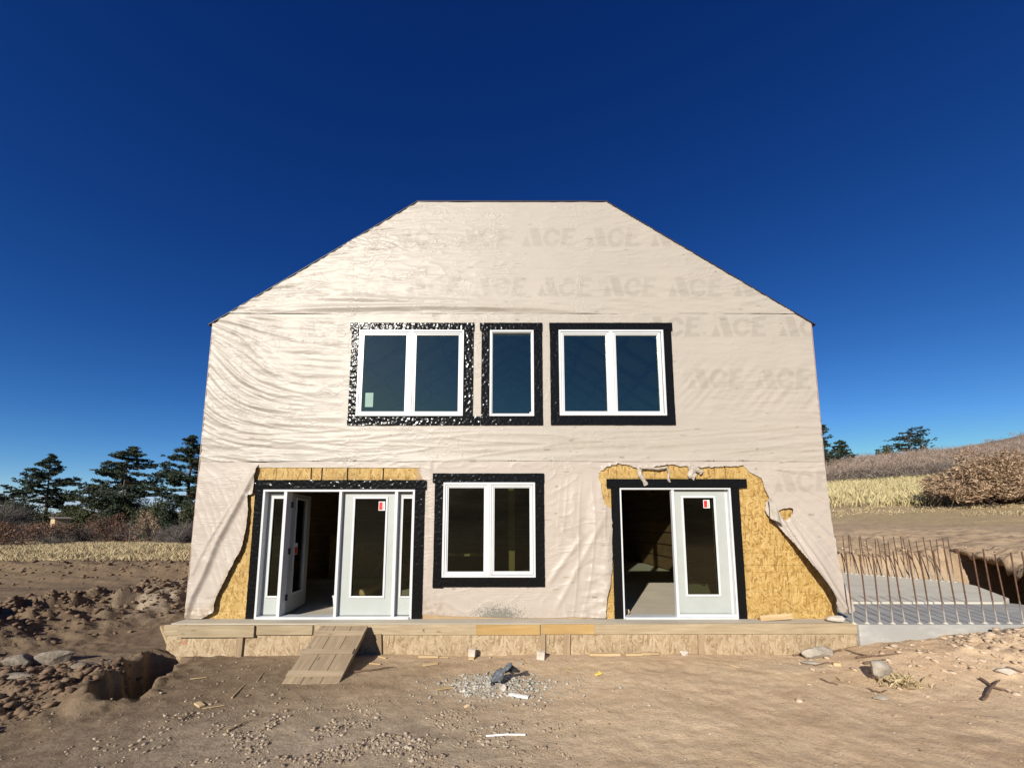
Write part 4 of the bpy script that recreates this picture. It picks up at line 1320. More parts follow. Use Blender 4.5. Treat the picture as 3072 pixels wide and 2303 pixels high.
x0, x1, z0, z1 = OPEN["D2"]
d2 = hb(MB().box(x0, x0 + .024, -.042, .13, z0, z1).box(x1 - .030, x1, -.042, .13, z0, z1).box(x0 + .024, x1 - .030, -.042, .13, z1 - .026, z1)
        .box(x1 - .075, x1 - .030, .03, .13, z0 + .036, z1 - .026), "patio_door", M_VINYL, house, bevel=0.004)
hb(MB().box(x0 + .024, x1 - .030, -.075, .14, z0 + .001, z0 + .036), "threshold", M_GALV, d2, bevel=0.004)
hb(slab_with_hole(2.690, 3.562, z0 + .075, 2.105, 2.862, 3.368, 0.416, 1.984, YD - .02, YD + .025), "leaf", M_LEAF, d2)
lite(d2, 2.862, 3.368, 0.416, 1.984, YD - .02)
hb(MB().box(2.646, 2.692, -.044, .03, z0 + .03, 2.112), "astragal", M_VINYL, d2, bevel=0.004)
hb(MB().box(2.690, x1 - .03, -.046, -.01, z0 + .036, z0 + .078), "sill_plate", M_VINYL, d2, bevel=0.003)
sticker(d2, 3.205, 1.815, 0.105, 0.135, YD - .004)

# ------------------------------------------------------------------ slab, formwork
slab = MB().box(-5.22, 5.22, -0.315, 16.2, -0.45, ZS).build("floor_slab", M_FLOOR)
tag(slab, "grey concrete slab under the house with a narrow ledge in front", "floor", kind="structure")
form = tag(empty("slab_formwork", (0, -0.35, -0.4)), "timber formwork of planks, strand board and stakes along the slab front", "formwork")


def fb(x0, x1, z0, z1, y0, y1, name="form_board", mat=M_FORM, bev=0.004, rot=0.0):
    L = x1 - x0
    o = MB().box(-L / 2, L / 2, 0, y1 - y0, 0, z1 - z0).build(name, mat, form, bevel=bev)
    o.location = ((x0 + x1) / 2, y0 + 0.35, z0 + 0.4)
    o.rotation_euler = (0, rot, 0)
    return o


fb(-5.29, -4.97, -0.128, 0.026, -0.358, -0.318)
fb(-5.05, -3.895, -0.145, 0.022, -0.397, -0.362, rot=-0.004)
fb(-4.965, -3.0, -0.122, 0.024, -0.3575, -0.318)
fb(-2.998, 0.428, -0.118, 0.030, -0.358, -0.318)
fb(-3.86, -3.02, -0.112, 0.028, -0.382, -0.3605)
fb(0.436, 5.265, -0.108, 0.042, -0.358, -0.318, rot=-0.0025)
fb(-0.55, 0.42, -0.116, 0.029, -0.3625, -0.3595, name="splice_board", mat=M_FORMY, bev=0)
fb(0.445, 1.25, -0.107, 0.039, -0.3625, -0.3595, name="splice_board", mat=M_FORMY, bev=0)
for a, b in ((-5.24, -3.05), (-3.046, -0.62), (-0.616, 1.82), (1.824, 3.9), (3.904, 5.24)):
    fb(a, b, -0.62, -0.07, -0.338, -0.320, name="skirt_panel", mat=M_OSBSK, bev=0)
for xc, wd, tlt in ((-4.12, .09, 0.02), (-1.99, .085, -.06), (0.47, .07, .0), (0.82, .095, .03), (2.86, .09, -.01)):
    o = MB().box(-wd / 2, wd / 2, 0, .035, 0, .52).build("stake", M_STAKE, form, bevel=0.003)
    o.location = (xc, -0.376 + 0.35, -0.62 + 0.4); o.rotation_euler = (0, tlt, 0)
# stencil letter and red spray mark on the wood
fc = bpy.data.curves.new("letter", 'FONT'); fc.body = "K"; fc.size = 0.07; fc.extrude = 0.0005
tmp = bpy.data.objects.new("letter_tmp", fc); COL.objects.link(tmp)
dg = bpy.context.evaluated_depsgraph_get()
lm = bpy.data.meshes.new_from_object(tmp.evaluated_get(dg))
bpy.data.objects.remove(tmp)
lm.materials.clear()
lo_ = link("stamped_letter", lm, M_INK, form); lo_.rotation_euler = (R(90), 0, 0); lo_.location = (-1.36, -0.0095, 0.325)
mb = MB()
for i in range(7):
    a, b = -4.985 + .02 * random.uniform(-1, 1.6), -0.235 + .03 * random.uniform(-1, 1)
    mb.box(a, a + random.uniform(.01, .035), -0.341, -0.3395, b, b + random.uniform(.008, .02))
o = mb.build("spray_mark", M_PINKINK, None); place(o, form)

# ------------------------------------------------------------------ ramp
RA = Vector((-2.52, -0.43, 0.035)); RB = Vector((-2.50, -1.40, -0.425))
ramp = tag(empty("wooden_ramp", (-2.51, -1.40, -0.43)), "short weathered plank ramp with cross cleats leaning up to the left doorway", "ramp")
dv = (RB - RA); LR = dv.length
ang = math.atan2(dv.z, -dv.y)
MR = Matrix.Translation(RA) @ Matrix.Rotation(-math.atan2(-dv.z, -dv.y) * -1, 4, 'X')
for i, (a, b) in enumerate(((-0.355, -0.125), (-0.119, 0.118), (0.124, 0.355))):
    o = MB().box(a, b, -LR - (0.012 * (i % 2)), 0, -0.038, 0).build("plank", M_RAMP, ramp, bevel=0.004)
    o.matrix_parent_inverse = Matrix.Identity(4)
    o.matrix_local = Matrix.Translation(-ramp.location) @ MR
for t, dx in ((0.17, .01), (0.50, -.012), (0.865, .012)):
    o = MB().box(-0.372 + dx, 0.352 + dx, -t * LR - .045, -t * LR + .045, 0.001, 0.022).build("cleat", M_CLEAT, ramp, bevel=0.003)
    o.matrix_local = Matrix.Translation(-ramp.location) @ MR
for sx in (-0.30, 0.30):
    o = MB().box(sx - .02, sx + .02, -LR * 0.93, -.05, -0.127, -0.039).build("stringer", M_STAKE, ramp)
    o.matrix_local = Matrix.Translation(-ramp.location) @ MR

# ------------------------------------------------------------------ footing with rebar
foot = tag(empty("foundation_footing", (7.5, 0.5, -0.4)), "stepped grey concrete footing with two rows of rusty rebar right of the house", "foundation")


def fplace(mb, name, mat, **kw):
    return place(mb.build(name, mat, None, **kw), foot)


fplace(MB().prismz([(5.24, -0.40), (10.2, -0.40), (9.6, 1.25), (5.24, 1.25)], -0.75, ZS), "lower_slab", M_CONC, bevel=0.012)
US = [(5.26, 1.20, .075), (9.35, 1.18, .075), (9.80, 1.45, .10), (10.32, 2.45, .19), (10.40, 2.85, .215), (8.80, 4.35, .27), (5.26, 4.75, .28)]
fplace(MB().add([(x, y, -.7) for x, y, z in US] + US, [tuple(range(6, -1, -1)), tuple(range(7, 14))] + [(i, (i + 1) % 7, (i + 1) % 7 + 7, i + 7) for i in range(7)]),
       "upper_slab", M_CONCL, bevel=0.012)
rb = []
# foot x, lean of the top towards the left, height
near = [5.22, 5.43, 5.62, 5.82, 6.02, 6.23, 6.41, 6.62, 6.83, 7.02, 7.24, 7.43, 7.62, 7.82, 8.03]
r_ = random.Random(3)
for i, x in enumerate(near):
    rb.append((x, -0.325 + r_.uniform(-.01, .01), ZS, r_.uniform(-.02, .02) - (.015 if i < 4 else .06), 1.08 + r_.uniform(-.05, .05)))
for i in range(21):
    t = i / 20
    x = 8.75 + 1.53 * t; y = 4.28 - 1.38 * t
    rb.append((x + r_.uniform(-.03, .03), y - 0.06, 0.255 - .05 * t, r_.uniform(-.09, .03), 0.98 + r_.uniform(-.07, .05)))


def rebar_mesh(h, lean, bend):
    pts = []; rad = []
    n = 26
    for i in range(n + 1):
        t = i / n
        pts.append((lean * t + bend * math.sin(t * math.pi), 0.3 * bend * math.sin(t * 3), -0.05 + (h + .05) * t))
        rad.append(0.0092 if i % 2 else 0.0104)
    return MB().tube(pts, rad, 7).mesh("rebar")


for (x, y, z, ln, h) in rb:
    me = rebar_mesh(h, ln, r_.uniform(-.018, .018))
    o = link("rebar", me, M_REBAR, foot)
    o.location = Vector((x, y, z)) - foot.location
    c = MB()
    for k_ in range(6):
        a = k_ * 1.05
    collar = MB().tube([(x, y, z - .005), (x, y, z + .006), (x, y, z + .022)], [0.04 + r_.uniform(0, .012), 0.032, 0.016], 7)
    fplace(collar, "mortar_collar", M_CONCL)


# ------------------------------------------------------------------ placing on the ground
def at(px, py):
    """point of the ground seen at a place of the photograph (3072 x 2303)"""
    a = (px - 1536) / 1200.0; b = (1426 - py) / 1200.0
    d = Vector((a, math.cos(PITCH) - b * math.sin(PITCH), math.sin(PITCH) + b * math.cos(PITCH)))
    ts = 1.5 * 1.006 ** np.arange(960)
    X = CAM.x + d.x * ts; Y = CAM.y + d.y * ts; Z = CAM.z + d.z * ts
    below = Z < H(X, Y)
    t = float(ts[int(np.argmax(below))]) if below.any() else 60.0
    p = CAM + d * t
    if abs(p.x) < 5.5 and p.y > -0.45:      # nothing of the yard lies behind the formwork
        p = CAM + d * ((-0.45 - CAM.y) / d.y)
    return Vector((p.x, p.y, hz(p.x, p.y)))


ico = bmesh.new(); bmesh.ops.create_icosphere(ico, subdivisions=1, radius=1.0)
ICO_V = np.array([v.co[:] for v in ico.verts]); ICO_F = np.array([[v.index for v in f.verts] for f in ico.faces]); ico.free()
ico = bmesh.new(); bmesh.ops.create_icosphere(ico, subdivisions=4, radius=1.0)
ICO3_V = np.array([v.co[:] for v in ico.verts]); ICO3_F = np.array([[v.index for v in f.verts] for f in ico.faces]); ico.free()
ico = bmesh.new(); bmesh.ops.create_icosphere(ico, subdivisions=0 + 1, radius=1.0); ico.free()


def rot_mats(n, r):
    q = r.normal(size=(n, 4)); q /= np.linalg.norm(q, axis=1)[:, None]
    w_, x, y, z = q.T
    return np.stack([np.stack([1 - 2 * (y * y + z * z), 2 * (x * y - z * w_), 2 * (x * z + y * w_)], 1),
                     np.stack([2 * (x * y + z * w_), 1 - 2 * (x * x + z * z), 2 * (y * z - x * w_)], 1),
                     np.stack([2 * (x * z - y * w_), 2 * (y * z + x * w_), 1 - 2 * (x * x + y * y)], 1)], 1)


def stones(name, xy, size, mat, label, cat, flat=0.6, seed=0, sink=0.3):
    r = np.random.default_rng(seed)
    n = len(xy)
    base = ICO_V[None] * (1 + 0.42 * r.uniform(-1, 1, (n, len(ICO_V), 1)))
    base = base * np.stack([r.uniform(.7, 1.3, n), r.uniform(.7, 1.2, n), r.uniform(flat * .7, flat * 1.2, n)], 1)[:, None, :]
    a = r.uniform(0, 6.28, n); c, s = np.cos(a), np.sin(a)
    tl = r.normal(0, .25, n)
    x = base[..., 0] * c[:, None] - base[..., 1] * s[:, None]; y = base[..., 0] * s[:, None] + base[..., 1] * c[:, None]
    z = base[..., 2] + x * tl[:, None]
    P = np.stack([x, y, z], 2) * size[:, None, None]
    gz = Hfine(xy[:, 0], xy[:, 1])
    P += np.stack([xy[:, 0], xy[:, 1], gz + size * flat * (1 - 2 * sink) * 0.7], 1)[:, None, :]
    V = P.reshape(-1, 3); F = (ICO_F[None] + (np.arange(n) * len(ICO_V))[:, None, None]).reshape(-1, 3)
    o = link(name, mesh_np(name, V, F), mat)
    return tag(o, label, cat, kind="stuff")


def scatter(n, cx, cy, sx, sy, seed, ok=None):
    r = np.random.default_rng(seed)
    p = np.stack([r.normal(cx, sx, n), r.normal(cy, sy, n)], 1)
    m = ~((p[:, 0] > -5.35) & (p[:, 0] < 5.35) & (p[:, 1] > -0.43))
    m &= ~((p[:, 0] > -2.95) & (p[:, 0] < -2.1) & (p[:, 1] > -1.45))
    m &= ~((p[:, 0] > 5.2) & (p[:, 1] > -0.44) & (p[:, 1] < 5.2) & (p[:, 0] < 10.9))
    return p[m]


def lsize(n, lo, hi, seed, k=2.5):
    return lo + (hi - lo) * np.random.default_rng(seed).power(1 / k, n)


p = np.concatenate([scatter(6500, -1.35, -2.75, 0.85, 0.36, 1), scatter(1300, -2.9, -2.4, 0.9, 0.4, 2), scatter(900, -0.3, -2.2, 0.7, 0.35, 22)])
p = p[perlin(p[:, 0] * 2.2, p[:, 1] * 2.6) + .5 * perlin(p[:, 0] * 6, p[:, 1] * 6) > -.02]
stones("gravel", p, lsize(len(p), .004, .024, 3, 5), M_GRAVEL, "loose crushed gravel strewn over the earth in front of the ramp", "gravel", .6, 4)
p = np.concatenate([scatter(900, -0.28, -1.42, 0.28, 0.14, 5), scatter(500, -0.15, -1.6, 0.40, 0.16, 6), scatter(160, 0.3, -1.4, 0.5, 0.2, 7)])
stones("concrete_crumbs", p, lsize(len(p), .005, .028, 8, 3.2), M_GRAVELG, "small heap of pale grey concrete crumbs on the earth", "rubble", .6, 9)
r0 = np.random.default_rng(31)
t = r0.uniform(0, 1, 4200)
p1 = np.stack([-9.3 + 2.1 * t + r0.normal(0, .6, 4200), -0.9 + 5.4 * t + r0.normal(0, .55, 4200)], 1)
p2 = scatter(3600, -6.2, -1.75, 1.0, 0.5, 32)
p2 = p2[(p2[:, 0] < -4.9)]
t = r0.uniform(0, 1, 2600)
p3 = np.stack([-30 + 19.8 * t + r0.normal(0, 1.2, 2600), 6.3 + 3.3 * t + r0.normal(0, .8, 2600)], 1)
p = np.concatenate([p1, p2, p3]); p = p[p[:, 0] < -4.6]
szs = lsize(len(p), .010, .060, 33, 4) * np.where(p[:, 1] > 4.5, 1.4, 1.0)
stones("earth_clods", p, szs, M_CLOD, "dark crumbly earth clods on the heaps left of the house", "clods", .7, 34, .3)
p = np.concatenate([scatter(750, 7.4, -0.9, 1.0, 0.38, 41), scatter(260, 5.8, -1.1, 1.2, 0.45, 42)])
r1 = np.random.default_rng(43)
ang_ = r1.uniform(0, 1, 900)
pb = np.stack([r1.uniform(8.5, 13.5, 900), r1.uniform(1.2, 9, 900)], 1)
sb = bank_s(pb[:, 0], pb[:, 1])
pb = pb[(sb > 0.45) & (sb < 3.6)]
p = np.concatenate([p, pb])
stones("tan_rubble", p, lsize(len(p), .010, .060, 44, 4), M_CLODT, "tan stones and chips on the earth bank right of the footing", "rubble", .5, 45)
r2 = np.random.default_rng(51)
p = np.stack([r2.uniform(-6, 6.5, 1500), r2.uniform(-3.4, -0.45, 1500)], 1)
p = p[~((p[:, 0] > -2.95) & (p[:, 0] < -2.1) & (p[:, 1] > -1.45))]
stones("pebbles", p, lsize(len(p), .004, .017, 52, 4), M_GRAVEL, "scattered small pebbles over the bare front yard", "pebbles", .6, 53)


def rock(name, px, py, sx, sy, szv, mat, label, seed, cat="rock", rz=0.0, facet=0.5, group=None, sink=0.25, loc=None):
    r = np.random.default_rng(seed)
    Vr = ICO3_V.copy()
    for _ in range(9):
        n = r.normal(size=3); n /= np.linalg.norm(n)
        d = Vr @ n; lim = r.uniform(0.45, 0.85)
        over = np.maximum(d - lim, 0)
        Vr -= over[:, None] * n * (facet + .45)
    Vr *= 1 + 0.07 * perlin(Vr[:, 0] * 2.5 + seed, Vr[:, 1] * 2.5 + Vr[:, 2] * 1.7)[:, None]
    Vr *= 1 + (0.10 * fbm(Vr[:, 0] * 4 + seed, Vr[:, 1] * 4 + Vr[:, 2] * 5.3, 3))[:, None]
    Vr *= np.array([sx, sy, szv])
    p = at(px, py) if loc is None else Vector(loc)
    Vr[:, 2] += szv * (1 - 2 * sink)
    o = link(name, mesh_np(name, Vr, ICO3_F), mat)
    o.location = p; o.rotation_euler = (0, 0, rz)
    return tag(o, label, cat, group)


GR = "loose lumps around the yard"
rock("concrete_lump", 2462, 1972, .29, .10, .11, M_ROCK, "flat grey concrete lump against the right end of the formwork", 2, "concrete lump", .1, .5, GR, .2)
rock("boulder", 2640, 2046, .19, .11, .145, M_ROCK, "pale grey boulder beside a tuft of dead grass on the right", 5, "boulder", .35, .5, GR, .12)
rock("flat_stone", 3020, 2028, .12, .08, .05, M_ROCKP, "pale flat stone next to the crossed sticks at the right edge", 7, "stone", .2, .6, GR)
rock("log_stub", 2642, 2100, .10, .035, .03, M_ROCK, "grey log stub half buried below the boulder", 9, "log", .15, .4, GR)
rock("concrete_chunk", 165, 1990, .26, .09, .11, M_ROCKD, "rough grey concrete chunk beyond the trench, larger of the two", 12, "concrete chunk", .35, .6, GR, .15)
rock("concrete_chunk", 62, 2000, .22, .10, .10, M_ROCKD, "white faced concrete chunk at the left edge of the picture", 17, "concrete chunk", .4, .6, GR, .15)
rock("boulder", 232, 2012, .13, .07, .07, M_ROCKD, "small tan stone right of the two concrete chunks", 21, "boulder", .2, .5, GR)
rock("flat_stone", 40, 2035, .2, .08, .03, M_ROCKD, "thin pale slab lying below the white faced chunk", 22, "stone", .2, .5, GR)
rock("ledge_stone", 0, 0, .17, .085, .055, M_ROCKP, "flat pale stone weighting the torn wrap on the slab corner", 25, "stone", .05, .6, GR, .1, loc=(5.06, -0.22, ZS))
rock("grey_clod", 1560, 1993, .075, .04, .022, M_ROCK, "flat grey mortar dab left of the right hand block", 27, "mortar dab", .1, .5, GR)
rock("grey_clod", 1470, 1974, .02, .02, .02, M_ROCK, "small round stone between the two white blocks", 28, "stone", .1, .5, GR)
rock("mortar_bag_end", 2052, 1950, .085, .03, .05, M_ROCKP, "crumpled pale lump leaning on the skirt right of centre", 29, "lump", .1, .5, GR, .1)
rock("mortar_rubble", 2432, 1992, .13, .07, .03, M_ROCK, "crumbled grey mortar in front of the flat concrete lump", 30, "mortar", .0, .6, GR, .3)
rock("grey_pebble", 1390, 2075, .035, .025, .022, M_ROCKP, "white angular chip at the left of the grey heap", 35, "stone", .3, .6, GR)
rock("grey_pebble", 1510, 2072, .045, .04, .04, M_ROCKP, "yellowish lump of mortar below the black plastic sheet", 36, "stone", .3, .6, GR)
rock("tan_stone", 1402, 2122, .04, .025, .025, M_CARD, "orange tan stone at the lower left of the grey heap", 37, "stone", .3, .6, GR)


def stick(name, pts_px, rad, mat, label, cat="stick", lift=0.012, group="sticks and scraps on the yard", taper=True, square=False, wob=0.0):
    pts = []
    for i, (px, py) in enumerate(pts_px):
        p = at(px, py); p.z += lift if not hasattr(lift, '__len__') else lift[i]; pts.append(p)
    if wob:
        full = []
        for a, b in zip(pts[:-1], pts[1:]):
            for k_ in range(4):
                q = a.lerp(b, k_ / 4); q += Vector((random.uniform(-wob, wob), random.uniform(-wob, wob), random.uniform(0, wob))); full.append(q)
        full.append(pts[-1]); pts = full
    c = pts[0].copy()
    n = len(pts)
    rad_ = [rad * (1 - .45 * i / (n - 1)) if taper else rad for i in range(n)]
    o = MB().tube([p - c for p in pts], rad_, 4 if square else 6).build(name, mat)
    o.location = c
    return tag(o, label, cat, group)


def board(name, a_px, b_px, wd, th, mat, label, group="lumber offcuts on the yard", lift=0.0, cat="offcut", lifts=None):
    a, b = at(*a_px), at(*b_px)
    if lifts: a.z += lifts[0]; b.z += lifts[1]
    d = b - a; L = d.length
    o = MB().box(-L / 2, L / 2, -wd / 2, wd / 2, 0, th).build(name, mat, None, bevel=0.002)
    o.location = (a + b) / 2 + Vector((0, 0, lift + 0.004))
    o.rotation_euler = (0, -math.asin(d.z / L), math.atan2(d.y, d.x))
    return tag(o, label, cat, group)


board("lumber_offcut", (1768, 1957), (1860, 1951), .06, .035, M_LUMB, "clean yellow offcut lying at the skirt left of the pair")
board("lumber_offcut", (1876, 1955), (1926, 1952), .06, .03, M_LUMB, "short dull offcut at the skirt right of the clean yellow one")
board("lumber_offcut", (1924, 1951), (1976, 1944), .045, .035, M_LUMB, "bright offcut end lifted on the dull one at the skirt", lift=.012)
board("lumber_offcut", (1904, 1957), (1950, 1957), .02, .012, M_LUMB, "thin white batten below the lifted offcut")
board("lumber_offcut", (1884, 1966), (1914, 1966), .03, .012, M_LUMB, "small pale chip on the earth right of centre")
board("lumber_offcut", (1256, 1957), (1316, 1961), .05, .03, M_LUMB, "pale offcut at the skirt right of the ramp")
board("lumber_offcut", (1318, 1962), (1346, 1957), .02, .012, M_LUMB, "thin splinter pointing away from the pale offcut")
board("lumber_offcut", (1270, 1998), (1312, 1990), .07, .012, M_LUMB, "ragged yellow wood scrap on the earth before the skirt")
board("lumber_offcut", (1108, 1993), (1142, 1994), .02, .015, M_LUMB, "short yellow batten in the ramp's shadow")
board("lumber_offcut", (1136, 1970), (1160, 1976), .04, .015, M_LUMB, "tiny tan block beside the ramp's upper side")
board("lumber_offcut", (1308, 2070), (1358, 2063), .05, .012, M_LUMB, "pale splintered shingle left of the grey heap")
board("lumber_offcut", (1528, 2086), (1585, 2097), .05, .02, M_PAPER, "weathered white stick across the grey heap")
board("lumber_offcut", (2500, 1999), (2522, 1998), .06, .04, M_LUMB, "small split block right of the grey mortar")
board("lumber_offcut", (2512, 2032), (2526, 2044), .03, .01, M_LUMB, "pale chip left of the boulder")
board("lumber_offcut", (2192, 1997), (2220, 2006), .025, .01, M_LUMB, "thin pale sliver on the open right yard")
board("lumber_offcut", (1564, 1978), (1580, 1996), .03, .01, M_LUMB, "brown shingle piece leaning on the mortar dab")
board("lumber_offcut", (1698, 2008), (1714, 2018), .03, .01, M_LUMB, "small brown chip between block and yellow clip")
board("lumber_offcut", (590, 2114), (606, 2124), .055, .02, M_LUMB, "square wood scrap left of the long gravel sticks")
board("wood_block", (545, 1975), (480, 1925), .045, .05, M_LUMB, "stub of lumber leaning on the left end of the formwork", cat="block", lifts=(.02, .22))
o = MB().box(-.26, .26, -.02, .02, 0, .085).build("ledge_board", M_LUMB, None, bevel=.003)
o.location = (4.16, -0.15, ZS + .012); o.rotation_euler = (R(-12), R(-3.0), R(3))
tag(o, "brown wedge of board lying on the slab ledge right of the patio door", "board")
for (px, py, s_, lb) in ((1416, 1968, .052, "white grey cube perched on a wood chip, left of the pair"), (1622, 1978, .058, "white grey cube on bare earth, right of the pair")):
    p = at(px, py)
    o = MB().box(-s_, s_, -s_ * .7, s_ * .7, 0, s_ * 2).build("paver_block", M_ROCKP, None, bevel=.004)
    o.location = p + Vector((0, 0, .03 if px < 1500 else 0)); o.rotation_euler = (R(4), R(5), R(-12))
    tag(o, lb, "block", "small cubes before the skirt")
p = at(1414, 1976)
o = MB().box(-.04, .04, -.03, .03, 0, .034).build("wood_chip", M_LUMB); o.location = p; tag(o, "small wood chip under the left white cube", "chip")

stick("thin_stick", [(1458, 2213), (1520, 2209), (1576, 2210)], .008, M_PAPER, "thin straight white stick on the earth at bottom centre", taper=False)
stick("thin_stick", [(770, 2050), (790, 2022)], .008, M_LUMB, "pale splinter pointing at the ramp's foot")
stick("thin_stick", [(695, 2098), (735, 2056)], .009, M_LUMB, "long pale splinter left of the ramp's foot")
stick("thin_stick", [(606, 2130), (672, 2119)], .007, M_LUMB, "pale straight splinter beside the square wood scrap")
stick("thin_stick", [(682, 2197), (742, 2164)], .010, M_LUMB, "tan splinter among the gravel on the left")
stick("thin_stick", [(570, 2040), (620, 2034)], .007, M_LUMB, "pale splinter near the trench's right rim")
stick("dark_stick", [(1064, 2020), (1120, 2014), (1182, 2003)], .012, M_STICK, "dark bent stick right of the ramp's shadow", wob=.01)
stick("dark_stick", [(545, 2162), (588, 2142)], .008, M_STICK, "thin dark twig below the trench", wob=.01)
stick("dark_stick", [(2440, 1946), (2490, 1962), (2525, 1955)], .014, M_STICK, "dark root under the flat concrete lump", wob=.015)
stick("dark_stick", [(2380, 1950), (2440, 1957), (2494, 1961)], .013, M_STICK, "long dark root left of the flat concrete lump", wob=.012)
stick("dark_stick", [(2570, 1978), (2640, 1970), (2706, 1964)], .013, M_STICK, "long brown stick behind the boulder", wob=.012)
stick("dark_stick", [(2590, 1992), (2625, 1987), (2660, 1982)], .018, M_STICK, "thick short stick just above the boulder", wob=.01)
stick("dark_stick", [(2440, 1999), (2495, 1991)], .009, M_STICK, "thin stick pointing at the split block", wob=.01)
stick("dark_stick", [(2460, 2042), (2515, 2058)], .009, M_STICK, "thin curled twig left of the boulder's shadow", wob=.015)
stick("dark_stick", [(2600, 2070), (2640, 2082), (2662, 2076)], .008, M_STICK, "forked twig below the boulder", wob=.015)
stick("dark_stick", [(2945, 2046), (2985, 2070), (3028, 2080)], .016, M_STICK, "dark stick lying level in the crossed pair", wob=.01, lift=.02)
stick("dark_stick", [(2955, 2106), (2975, 2080), (3000, 2052)], .016, M_STICK, "dark stick lying over the other in the crossed pair", wob=.008, lift=(.02, .05, .03))
stick("dark_stick", [(3025, 2006), (3072, 2028)], .018, M_STICK, "black stick beyond the pale flat stone at the right edge", wob=.008)
stick("dark_stick", [(2600, 1972), (2560, 1962), (2535, 1950)], .01, M_STICK, "short root tip right of the concrete lump", wob=.012)
stick("rebar_stub", [(2735, 1930), (2728, 1905)], .011, M_STICK, "short rusty stub standing before the footing face", cat="stub", lift=(0.0, 0.16), taper=False)
r5 = random.Random(9)
_n = 0
# yellow plastic clip
p = at(1795, 2026)
o = MB().box(-.05, .05, -.016, .016, 0, .012).box(.02, .03, -.01, .05, .0, .01).box(.035, .045, -.01, .055, .0, .012).build("plastic_clip", M_YEL, None, bevel=.003)
o.location = p + Vector((0, 0, .01)); o.rotation_euler = (R(10), R(-8), .3)
tag(o, "yellow plastic clip lying on the open earth right of centre", "clip")

# curled black plastic sheet on the heap
VV = []
for i in range(22):
    for j in range(16):
        u, v = i / 21, j / 15
        a_ = -0.5 + 3.4 * u
        rr = 0.11 + 0.035 * v + 0.06 * float(perlin(u * 4, v * 4 + 2))
        VV.append((-0.10 + 0.26 * v * (0.4 + u) - 0.05 * math.sin(v * 4) + .07 * float(perlin(u * 5, v * 5)), -math.cos(a_) * rr * (1.0 - .2 * v), 0.02 + 0.06 * v + rr * (0.7 + math.sin(a_) * (0.75 + .3 * v)) + .06 * float(perlin(v * 6, u * 6 + 3))))
idx = (np.arange(21)[:, None] * 16 + np.arange(15)[None, :]).ravel()
ms = mesh_np("plastic_sheet", np.array(VV), np.stack([idx, idx + 1, idx + 17, idx + 16], 1), True)
o = link("plastic_sheet", ms, M_GREYPL)
sm = o.modifiers.new("thick", 'SOLIDIFY'); sm.thickness = .004
ms.materials.append(M_BLACKPL); sm.material_offset = 1; sm.offset = 1
p = at(1500, 2052); o.location = p + Vector((0, 0, -.03)); o.rotation_euler = (0, 0, R(-15)); o.scale = (.78, .78, .72)
tag(o, "curled dusty black plastic sheet sticking out of the grey heap", "plastic sheet")

# dead grass tuft beside the boulder
def blades(name, pts, hgt, mat, label, cat, seed, width=.01, lean=.35, kind="stuff", base=None):
    r = np.random.default_rng(seed)
    n = len(pts)
    h = hgt * r.uniform(.5, 1.25, n)
    a = r.uniform(0, 6.283, n); L = np.abs(r.normal(0, lean, n)) * h
    tipx = pts[:, 0] + np.cos(a) * L; tipy = pts[:, 1] + np.sin(a) * L
    b = r.uniform(0, 3.1416, n); wx, wy = np.cos(b) * width, np.sin(b) * width
    gz = Hfine(pts[:, 0], pts[:, 1]) - .01 if base is None else base
    mx, my = pts[:, 0] + np.cos(a) * L * .35, pts[:, 1] + np.sin(a) * L * .35
    P = np.stack([np.stack([pts[:, 0] - wx, pts[:, 1] - wy, gz], 1), np.stack([pts[:, 0] + wx, pts[:, 1] + wy, gz], 1),
                  np.stack([mx + wx * .7, my + wy * .7, gz + h * .62], 1), np.stack([tipx, tipy, gz + h], 1)], 1)
    V = P.reshape(-1, 3)
    k_ = np.arange(n) * 4
    F = np.concatenate([np.stack([k_, k_ + 1, k_ + 2], 1), np.stack([k_, k_ + 2, k_ + 3], 1)])
    o = link(name, mesh_np(name, V, F), mat)
    return tag(o, label, cat, kind=kind)


p = at(2700, 2055)
pts = np.random.default_rng(61).normal(0, 1, (260, 2)) * [.10, .05] + [p.x, p.y]
blades("grass_tuft", pts, .10, M_GRASSB, "matted tuft of dead grass right of the boulder", "grass tuft", 62, .004, 1.0, None)

# ------------------------------------------------------------------ things standing indoors
IN = "things left inside the house"
p = Vector((-3.18, 0.95, ZS))
bk_ = tag(empty("bucket", p), "white plastic bucket on the floor inside the double door", "bucket", IN)
MB().tube([(0, 0, 0.002), (0, 0, .02), (0, 0, .2)], [.105, .11, .13], 20).build("body", M_BUCKET, bk_)
MB().tube([(0, 0, .185), (0, 0, .205)], [.138, .138], 20).build("rim", M_BUCKET, bk_)
MB().tube([(0.135 * math.cos(t_), 0.135 * math.sin(t_) * .3, .19 - .12 * math.sin(t_)) for t_ in np.linspace(0, math.pi, 12)], .004, 5).build("handle", M_GALV, bk_)
tr = tag(empty("cardboard_tube", (-3.05, 1.9, ZS + .11)), "cardboard tube lying behind the white bucket", "tube", IN)
MB().tube([(0, -0.35, 0), (0, .9, .0)], .10, 18).build("body", M_CARD, tr)
MB().tube([(0, -0.353, 0), (0, -.3535, 0)], .085, 18).build("end_disc", M_LUMB, tr)
for i in range(7):
    o = MB().box(-1.3, 1.3, -.045, .045, 0, .09).build("stacked_board", M_LUMB, None)
    o.location = (-4.0 + .05 * (i % 3), 3.2 + .10 * (i // 2), ZS + .002 + .092 * (i % 2) + .0 * i); o.rotation_euler = (0, 0, R(4))
    tag(o, "long board in the lumber stack behind the double door, " + ("bottom row " if i % 2 == 0 else "top row ") + ("nearest", "nearest", "second", "second", "third", "third", "rearmost")[i], "board", "lumber stacked indoors")
